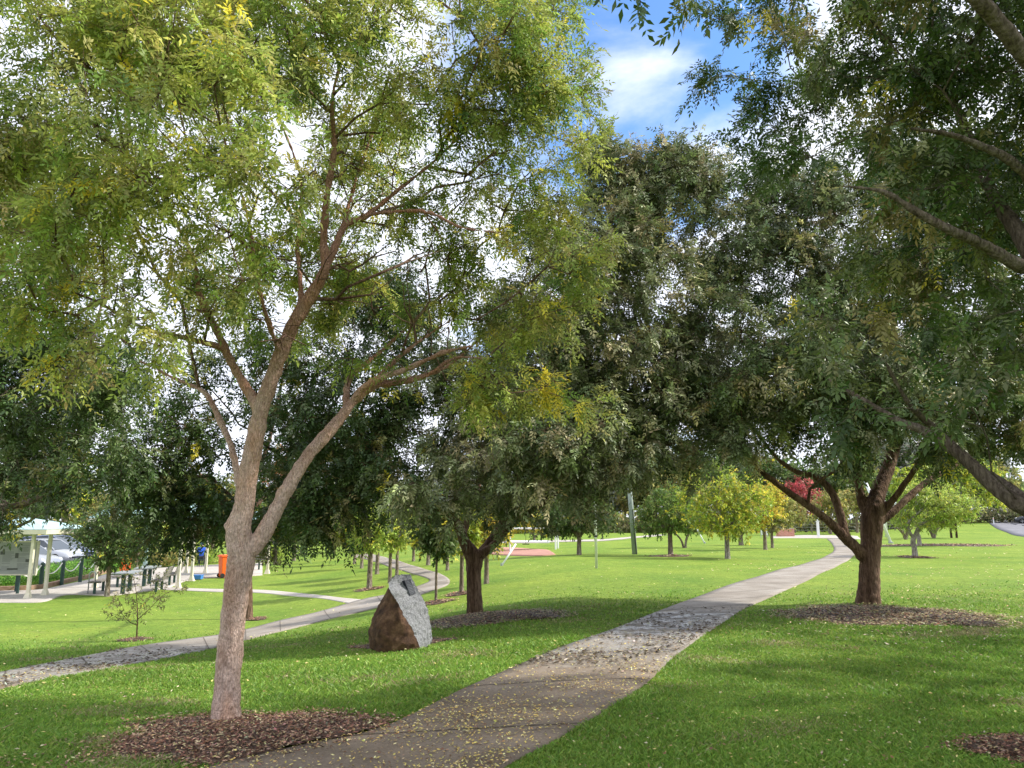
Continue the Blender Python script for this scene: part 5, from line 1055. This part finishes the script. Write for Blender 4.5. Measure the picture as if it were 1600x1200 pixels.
# ------------------------------------------------------------------ people
M['skin'] = mat('skin', (.5, .32, .24), .6); M['hair'] = mat('grey_hair', (.25, .22, .2), .8)
def skinned(name, pts, edges, radii, m, parent, sub=2):
    me = bpy.data.meshes.new(name); me.from_pydata(pts, edges, []); me.update(); me.materials.append(m); o = bpy.data.objects.new(name, me); COL.objects.link(o); o.parent = parent
    sk = o.modifiers.new('skin', 'SKIN'); sk.use_smooth_shade = True
    if not me.skin_vertices:
        bpy.context.view_layer.objects.active = o
    for i, r in enumerate(radii): me.skin_vertices[0].data[i].radius = (r, r)
    me.skin_vertices[0].data[0].use_root = True
    s = o.modifiers.new('sub', 'SUBSURF'); s.levels = sub; s.render_levels = sub; return o
def person(loc, rz, label, seated, top, bottom, hat=None):
    r = empty('person', (0, 0, 0), label, 'person'); mt, mb_ = mat('jacket_cloth', top, .9), mat('trouser_cloth', bottom, .9)
    if seated:
        P_ = {'pel': (0, 0, .52), 'wa': (0, .02, .72), 'ch': (0, .10, .95), 'nk': (0, .14, 1.12), 'hd': (0, .17, 1.25), 'ht': (0, .17, 1.33)}
        for s_, n_ in ((-1, 'l'), (1, 'r')): P_.update({n_+'hip': (.1*s_, 0, .5), n_+'kn': (.16*s_, .42, .52), n_+'an': (.15*s_, .40, .10), n_+'to': (.16*s_, .55, .05), n_+'sh': (.19*s_, .11, 1.06), n_+'el': (.27*s_, .18, .82), n_+'wr': (.2*s_, .40, .80), n_+'ha': (.17*s_, .5, .80)})
    else:
        P_ = {'pel': (0, 0, .92), 'wa': (0, 0, 1.08), 'ch': (0, -.01, 1.3), 'nk': (0, 0, 1.47), 'hd': (0, .02, 1.6), 'ht': (0, .02, 1.69)}
        for s_, n_ in ((-1, 'l'), (1, 'r')): P_.update({n_+'hip': (.09*s_, 0, .9), n_+'kn': (.10*s_, .14*s_, .5), n_+'an': (.10*s_, .12*s_-.05, .09), n_+'to': (.11*s_, .12*s_+.12, .04), n_+'sh': (.19*s_, -.01, 1.41), n_+'el': (.25*s_, -.08*s_, 1.14), n_+'wr': (.25*s_, -.04*s_+.06, .9), n_+'ha': (.25*s_, -.04*s_+.1, .80)})
    R_ = dict(pel=.13, wa=.12, ch=.15, nk=.055, hd=.095, ht=.07)
    for n_ in 'lr': R_.update({n_+'hip': .09, n_+'kn': .06, n_+'an': .04, n_+'to': .035, n_+'sh': .06, n_+'el': .042, n_+'wr': .03, n_+'ha': .035})
    def sub(names, ed, m, k, part):
        ix = {n_: i for i, n_ in enumerate(names)}; return skinned(part, [P_[n_] for n_ in names], [(ix[a], ix[c]) for a, c in ed], [R_[n_]*k for n_ in names], m, r)
    E = [('pel', 'wa'), ('wa', 'ch'), ('ch', 'nk'), ('nk', 'hd'), ('hd', 'ht')]
    for n_ in 'lr': E += [('pel', n_+'hip'), (n_+'hip', n_+'kn'), (n_+'kn', n_+'an'), (n_+'an', n_+'to'), ('ch', n_+'sh'), (n_+'sh', n_+'el'), (n_+'el', n_+'wr'), (n_+'wr', n_+'ha')]
    sub(list(P_), E, M['skin'], .85, 'body')
    sub(['pel', 'wa', 'ch', 'lsh', 'rsh', 'lel', 'rel', 'lwr', 'rwr'], [('pel', 'wa'), ('wa', 'ch'), ('ch', 'lsh'), ('ch', 'rsh'), ('lsh', 'lel'), ('rsh', 'rel'), ('lel', 'lwr'), ('rel', 'rwr')], mt, 1.2, 'jacket')
    sub(['pel', 'lhip', 'rhip', 'lkn', 'rkn', 'lan', 'ran'], [('pel', 'lhip'), ('pel', 'rhip'), ('lhip', 'lkn'), ('rhip', 'rkn'), ('lkn', 'lan'), ('rkn', 'ran')], mb_, 1.25, 'trousers')
    h = Vector(P_['ht']); bm = bmesh.new(); bmesh.ops.create_icosphere(bm, subdivisions=2, radius=.105, matrix=Matrix.Translation(h+Vector((0, -.02, -.015))) @ Matrix.Diagonal((1, 1.08, .8, 1)))
    me = bpy.data.meshes.new('hair'); bm.to_mesh(me); bm.free(); me.materials.append(mat('hat_cloth', hat, .9) if hat else M['hair']); o = bpy.data.objects.new('hat' if hat else 'hair', me); COL.objects.link(o); o.parent = r
    r.location = loc; r.rotation_euler = (0, 0, rz); return r
try:
    v = P(313, 886); v = G(v.x, v.y); person(v+Vector((0, 0, .03)), math.radians(10), 'person in a bright blue jacket and cap seated with back to the camera', True, (.02, .09, .5), (.03, .03, .04), (.2, .4, .75))
    st_ = empty('stool', v+Vector((0, 0, .03)), 'dark stool under the person in the blue jacket', 'stool')
    mb = MB().tube([(0, 0, .38), (0, 0, .42)], .2, 16); mb.build('seat', M['dkgreen'], st_)
    for a in range(4): MB().tube([(.13*math.cos(a*1.57+.8), .13*math.sin(a*1.57+.8), .38), (.2*math.cos(a*1.57+.8), .2*math.sin(a*1.57+.8), 0)], .018, 6).build('leg', M['dkgreen'], st_)
    v = G(at(1248, 812, 140).x, 140); person(v, math.radians(20), 'distant person in a light blue top walking away past the trees', False, (.1, .38, .62), (.45, .4, .34))
except Exception as e:
    print('PERSON FAIL', e)

# ------------------------------------------------------------------ middle: poles, play equipment
M['palepole'] = noisy('pale_green_pole', [(.24, .29, .26), (.38, .43, .40)], 4, 4, .7, 0, None, (1, 1, .3)); M['whitem'] = mat('white_metal', (.75, .77, .78), .4)
v = P(932, 888); r = empty('metal_pole', v, 'thin pale metal pole with black band on the sunny lawn', 'pole')
MB().tube([v, v+Vector((-.02, 0, 5.2))], [.042, .035], 12).build('shaft', M['whitem'], r, v, smooth=True); MB().tube([v+Vector((0, 0, 1.0)), v+Vector((0, 0, 1.06))], .05, 12).build('band', M['black'], r, v)
v = P(992, 866); r = empty('utility_pole', v, 'pale weathered utility pole rising out of view into the trees', 'utility pole')
MB().tube([v, v+Vector((-.14, 0, 2.5)), v+Vector((-.38, 0, 9))], [.125, .115, .09], 14).build('shaft', M['palepole'], r, v, smooth=True)
MB().tube([v+Vector((.06, -.13, 0)), v+Vector((-.06, -.12, 2.1))], .022, 6).build('cable_guard', M['black'], r, v); MB().box(v+Vector((-.38, 0, 8.4)), (2.2, .1, .12)).build('crossarm', M['timber'], r, v)
def slanted(name, p1, p2, rad, label, group=None, m='whitem'):
    a, b_ = Vector(p1), Vector(p2); mb = MB().tube([a, b_], rad, 10); o = mb.build(name, M[m], None, a, smooth=True)
    MB().tube([a-Vector((0, 0, .05)), a+Vector((0, 0, .10))], rad*1.6, 10).build('footing', M['steel'], o, a); return tag(o, label, 'guy guard', group)
a = P(1101, 849); slanted('guy_wire_guard', a, at(1089, 826, a.y+.3), .045, 'slanted pale guy wire guard beside the yellow green tree', 'guy wire guards')
a = P(784, 884); slanted('guy_wire_guard', a, at(806, 850, a.y+.4), .035, 'slanted pale guy wire guard in front of the play equipment', 'guy wire guards')
a = P(1392, 849); slanted('strut_pole', a, at(1352, 752, a.y+.5), .10, 'pale blue leaning strut pole behind the right tree trunk', None)
v = P(1386, 839); r = empty('metal_pole', v, 'short white pole just left of the leaning strut pole', 'pole'); MB().tube([v, v+Vector((0, 0, 5))], .1, 10).build('shaft', M['whitem'], r, v, smooth=True); MB().tube([v, v+Vector((0, 0, .2))], .15, 10).build('footing', M['steel'], r, v)
v = P(1279, 839); r = empty('white_post', v, 'white post right of the low brick wall', 'post'); MB().box(v+Vector((0, 0, .7)), (.2, .2, 1.4)).build('shaft', M['whitem'], r, v, bevel=.02); MB().box(v+Vector((0, 0, 1.43)), (.26, .26, .06)).build('cap', M['whitem'], r, v)
v = P(232, 885); v = G(at(232, 812, 42).x, 42); r = empty('metal_pole', v, 'pale blue green post behind the picnic tables', 'pole'); MB().tube([v, v+Vector((0, 0, 3.2))], .12, 12).build('shaft', M['roof'], r, v, smooth=True); MB().box(v+Vector((0, 0, 1.6)), (.34, .28, .5)).build('cabinet', M['roof'], r, v)
# swing frame
v = P(797, 862); r = empty('play_frame', v, 'white metal play frame standing at the red softfall patch', 'play equipment'); ya = v.y
for (dx, dy) in ((-.7, 0), (.0, .2), (2.6, .2), (2.8, 1.2)): MB().tube([v+Vector((dx, dy, 0)), v+Vector((dx, dy, 1.35))], .05, 8).build('leg', M['whitem'], r, v)
MB().tube([v+Vector((-.7, 0, 1.3)), v+Vector((2.6, .2, 1.3))], .05, 8).build('top_rail', M['whitem'], r, v)
mb = MB(); [mb.add([v+Vector((-.3+.0*k, .9, .45)), v+Vector((2.3, .9, .45)), v+Vector((2.3, 2.0, .5)), v+Vector((-.3, 2.0, .5)), v+Vector((-.3, .9, .52)), v+Vector((2.3, .9, .52)), v+Vector((2.3, 2.0, .57)), v+Vector((-.3, 2.0, .57))], [(3, 2, 1, 0), (4, 5, 6, 7), (0, 1, 5, 4), (1, 2, 6, 5), (2, 3, 7, 6), (3, 0, 4, 7)]) for k in range(1)]; mb.build('deck', M['whitem'], r, v)
for dx in (-.3, .9): MB().tube([v+Vector((dx, .1, 1.3)), v+Vector((dx, .1, .45))], .012, 5).build('chain', M['black'], r, v); MB().box(v+Vector((dx, .1, .42)), (.4, .16, .05)).build('swing_seat', M['black'], r, v)

# brick wall, sign, dark post frame
def brickm():
    m = mat('brick', (.4, .15, .1), .9); t = m.node_tree; g_ = N(t, 'ShaderNodeTexCoord'); br = N(t, 'ShaderNodeTexBrick', i_Scale=3.2); mp = N(t, 'ShaderNodeMapping'); mp.inputs['Rotation'].default_value = (math.pi/2, 0, 0)
    L(t, g_.outputs['Object'], mp.inputs[0]); L(t, mp.outputs[0], br.inputs[0]); br.inputs['Color1'].default_value = (.42, .14, .09, 1); br.inputs['Color2'].default_value = (.52, .24, .16, 1); br.inputs['Mortar'].default_value = (.5, .42, .36, 1)
    L(t, br.outputs[0], t.nodes['Principled BSDF'].inputs['Base Color']); return m
M['brick'] = brickm()
v = P(1229, 838.5); r = empty('brick_wall', v, 'low reddish brick wall with pale capping beyond the lawn', 'wall')
MB().box(v+Vector((0, .3, .36)), (1.5, .7, .74)).build('wall_base', M['brick'], r, v); MB().box(v+Vector((0, .3, .76)), (1.6, .8, .07)).build('capping', M['path2'], r, v)
v = P(1193, 840); r = empty('park_sign', v, 'small white sign panel on posts behind the yellow orange tree', 'sign')
MB().box(v+Vector((.1, 0, .55)), (.62, .04, .62)).build('panel', M['whitem'], r, v)
for dx in (-.2, .4): MB().box(v+Vector((dx, .045, .4)), (.06, .04, .8)).build('post', M['steel'], r, v)
M['dark'] = noisy('dark_timber', [(.02, .01, .008), (.06, .03, .02)], 5, 4, .8)
v = P(1491, 840.5); r = empty('post_frame', v, 'dark brown two post frame on the right lawn near the road', 'sign'); k = v.y/F
for dx in (-4.2, 4.0): MB().box(v+Vector((dx*k, 0, 11*k)), (2.4*k, 2.4*k, 22*k)).build('post', M['dark'], r, v)
MB().box(v+Vector((0, -.02, 17.5*k)), (6*k, .05, 8*k)).build('panel', M['dark'], r, v)
v = P(1553, 820); r = empty('marker_post', v, 'white roadside marker post on the verge', 'marker post'); MB().box(v+Vector((0, 0, .45)), (.12, .03, .9)).build('blade', M['whitem'], r, v); MB().box(v+Vector((0, -.02, .75)), (.08, .01, .1)).build('reflector', M['orange'], r, v)
# far fence
M['wire'] = mat('fence_grey', (.3, .3, .28), .6)
r = empty('fence', G(40, 94), 'grey post and rail fence under the far trees on the right', 'fence'); fx = np.linspace(26, 52, 14)
mb = MB(); [mb.box(G(x, 94)+Vector((0, 0, .55)), (.1, .1, 1.1)) for x in fx]; mb.build('posts', M['timber'], r, r.location)
mb = MB(); [mb.tube([G(x, 94)+Vector((0, -.07, z)) for x in fx], .03, 4) for z in (.35, .7, 1.05)]; mb.build('rails', M['wire'], r, r.location)
# powerline pole beyond the road
b = G(at(1584, 812, 170).x, 170); r = empty('utility_pole', b, 'distant grey power pole with crossarm beyond the road', 'utility pole'); MB().tube([b, b+Vector((0, 0, 14))], [.2, .14], 8).build('shaft', M['wire'], r, b); MB().box(b+Vector((0, 0, 12.6)), (4.4, .15, .15)).build('crossarm', M['wire'], r, b)

# ------------------------------------------------------------------ grass blades and fallen leaves
def frus(n, y0, y1, pw, xm=.78):
    u = RNG.uniform(0, 1, n); y = (y0**(1-pw)+u*(y1**(1-pw)-y0**(1-pw)))**(1/(1-pw)); x = RNG.uniform(-xm, xm, n)*y+RNG.uniform(-.5, .5, n); return x, y
def offpath(x, y, grow=0):
    ok = np.ones(len(x), bool)
    for p in POLYS[:4]: ok &= ~inpoly(x, y, p)
    for b_ in BEDS: ok &= bedr(x, y, b_) > 1.0
    return ok
def vnoise(x, y, s): return np.sin(x*s+1.3*np.sin(y*s*.7))*np.cos(y*s*1.1+.9*np.sin(x*s*.6))
n = 620000; x, y = frus(n, 3.4, 30, 1.45); ok = offpath(x, y) & (RNG.uniform(0, 1, n) < 1-ss(y, 9, 21)); x, y = x[ok], y[ok]; n = len(x)
z = H(x, y); hgt = (.022+.010*vnoise(x, y, 1.1)+.008*vnoise(x, y, 4.3))*RNG.uniform(.5, 1.8, n); hgt = np.maximum(hgt, .012)
an = RNG.uniform(0, 2*np.pi, n); w = (.0020+.00055*y)*RNG.uniform(.7, 1.3, n); lean = RNG.normal(0, .55, (n, 2))*hgt[:, None]
c, s_ = np.cos(an)*w, np.sin(an)*w; p = np.stack([x, y, z], -1); o3 = np.stack([c, s_, 0*c], -1)
tipp = p+np.stack([lean[:, 0]*1.3, lean[:, 1]*1.3, hgt], -1); mid = p+np.stack([lean[:, 0]*.4, lean[:, 1]*.4, hgt*.55], -1)
V = np.stack([p-o3, p+o3, tipp+o3*.15, mid-o3*.8], 1)
pn = vnoise(x, y, .9)[:, None]*.12
GC = pick([(.18, .32, .048), (.25, .38, .062), (.13, .245, .038), (.30, .36, .09), (.38, .32, .16)], [4, 3, 2.2, .8, .12], n, .12)*(1+pn)
tn = (vnoise(x+3, y*1.3, 1.5)+.5*vnoise(x, y, 3.7)+.5*np.exp(-(((x+1.4)/1.3)**2+((y-9.0)/.5)**2))+.6*np.exp(-(((x-6.8)/2.6)**2+((y-12.4)/1.5)**2))) > RNG.uniform(.55, 1.6, n)
GC = np.where(tn[:, None], pick([(.40, .36, .19), (.30, .31, .12), (.24, .2, .1)], [3, 3, 1], n, .15), GC)
o = mesh_np('grass', V, np.arange(4*n), M['blade'], None, (0, 10, 0), col=np.clip(GC, .01, .8)); tag(o, 'short green grass blades covering the near lawn', 'grass', kind='stuff')
# litter
def litter(n, y0, y1, pw, cols, w, size, label, onpath=False, dens=None, cat='fallen leaves', elong=.42, xm=.78, lift=.03, tilt=.35):
    x, y = frus(n, y0, y1, pw, xm)
    if onpath:
        ok = inpoly(x, y, POLYS[0]) | inpoly(x, y, POLYS[1])
    else: ok = ~inpoly(x, y, POLYS[0]) & ~inpoly(x, y, POLYS[3])
    if dens is not None: ok &= RNG.uniform(0, 1, len(x)) < dens(x, y)
    x, y = x[ok], y[ok]; p = np.stack([x, y, H(x, y)+lift+RNG.uniform(0, .006, len(x))], -1)
    V, Fq, c_ = scatter_quads(p, size*(1+.03*(y-5))[:, ], elong, tilt, pick(cols, w, len(x), .2))
    o = mesh_np('fallen_leaves', V, Fq, M['litter'], None, (0, 8, 0), col=c_); return tag(o, label, cat, kind='stuff')
YL = [(.62, .50, .13), (.70, .60, .28), (.48, .34, .12), (.28, .17, .09), (.16, .09, .05)]
litter(160000, 3.4, 12, 1.5, YL, [4, 2.5, 2, 1.6, 1.4], .025, 'small yellow and brown leaves strewn over the shaded near path', True, lambda x, y: np.clip(.55+.45*vnoise(x, y, 2.2), .15, 1)*ss(y, 12, 8.5)*.75)
litter(60000, 8, 22, 1.6, [(.07, .05, .03), (.13, .10, .06), (.30, .27, .2), (.45, .42, .34)], [4, 3, 1.6, 1], .05, 'dark and pale leaf litter speckling the middle stretch of the paths', True, lambda x, y: np.clip(.5+.6*vnoise(x, y, 2.4), .05, 1)*ss(y, 8, 9.5)*ss(y, 15.5, 12.5))
litter(10000, 3.6, 30, 1.25, [(.62, .52, .2), (.55, .48, .3), (.42, .3, .12), (.2, .12, .06)], [3, 2, 2, 2], .030, 'scattered pale yellow leaves lying on the lawn', False, lambda x, y: np.clip(.25+.5*vnoise(x, y, .8), .06, 1), lift=.045)
litter(16000, 7, 17, 1.3, [(.42, .34, .2), (.55, .5, .36), (.2, .13, .07), (.1, .06, .04)], [3, 2, 2, 2], .042, 'thick scatter of dry leaves round the right tree', False, lambda x, y: np.exp(-(((x-6.6)/3.2)**2+((y-12.3)/2.0)**2)), lift=.045)
litter(12000, 4, 9, 1.3, [(.5, .4, .22), (.36, .22, .12), (.18, .1, .06)], [2, 3, 2], .030, 'brown leaf scatter at the edges of the near left mulch bed', False, lambda x, y: np.exp(-((np.sqrt(((x+1.9)/1.45)**2+((y-5.75)/.95)**2)-.85)/.22)**2)*.9, lift=.04)
litter(9000, 14, 48, 1.2, [(.66, .58, .3), (.6, .45, .25), (.45, .3, .15)], [3, 2, 1], .045, 'pale fallen leaves dotted over the sunny right lawn', False, lambda x, y: np.where(x > .22*y, np.clip(.3+.6*vnoise(x, y, .5), .05, 1), .06), lift=.03)
print('LEAVES', NLEAF, 'GRASS', n)
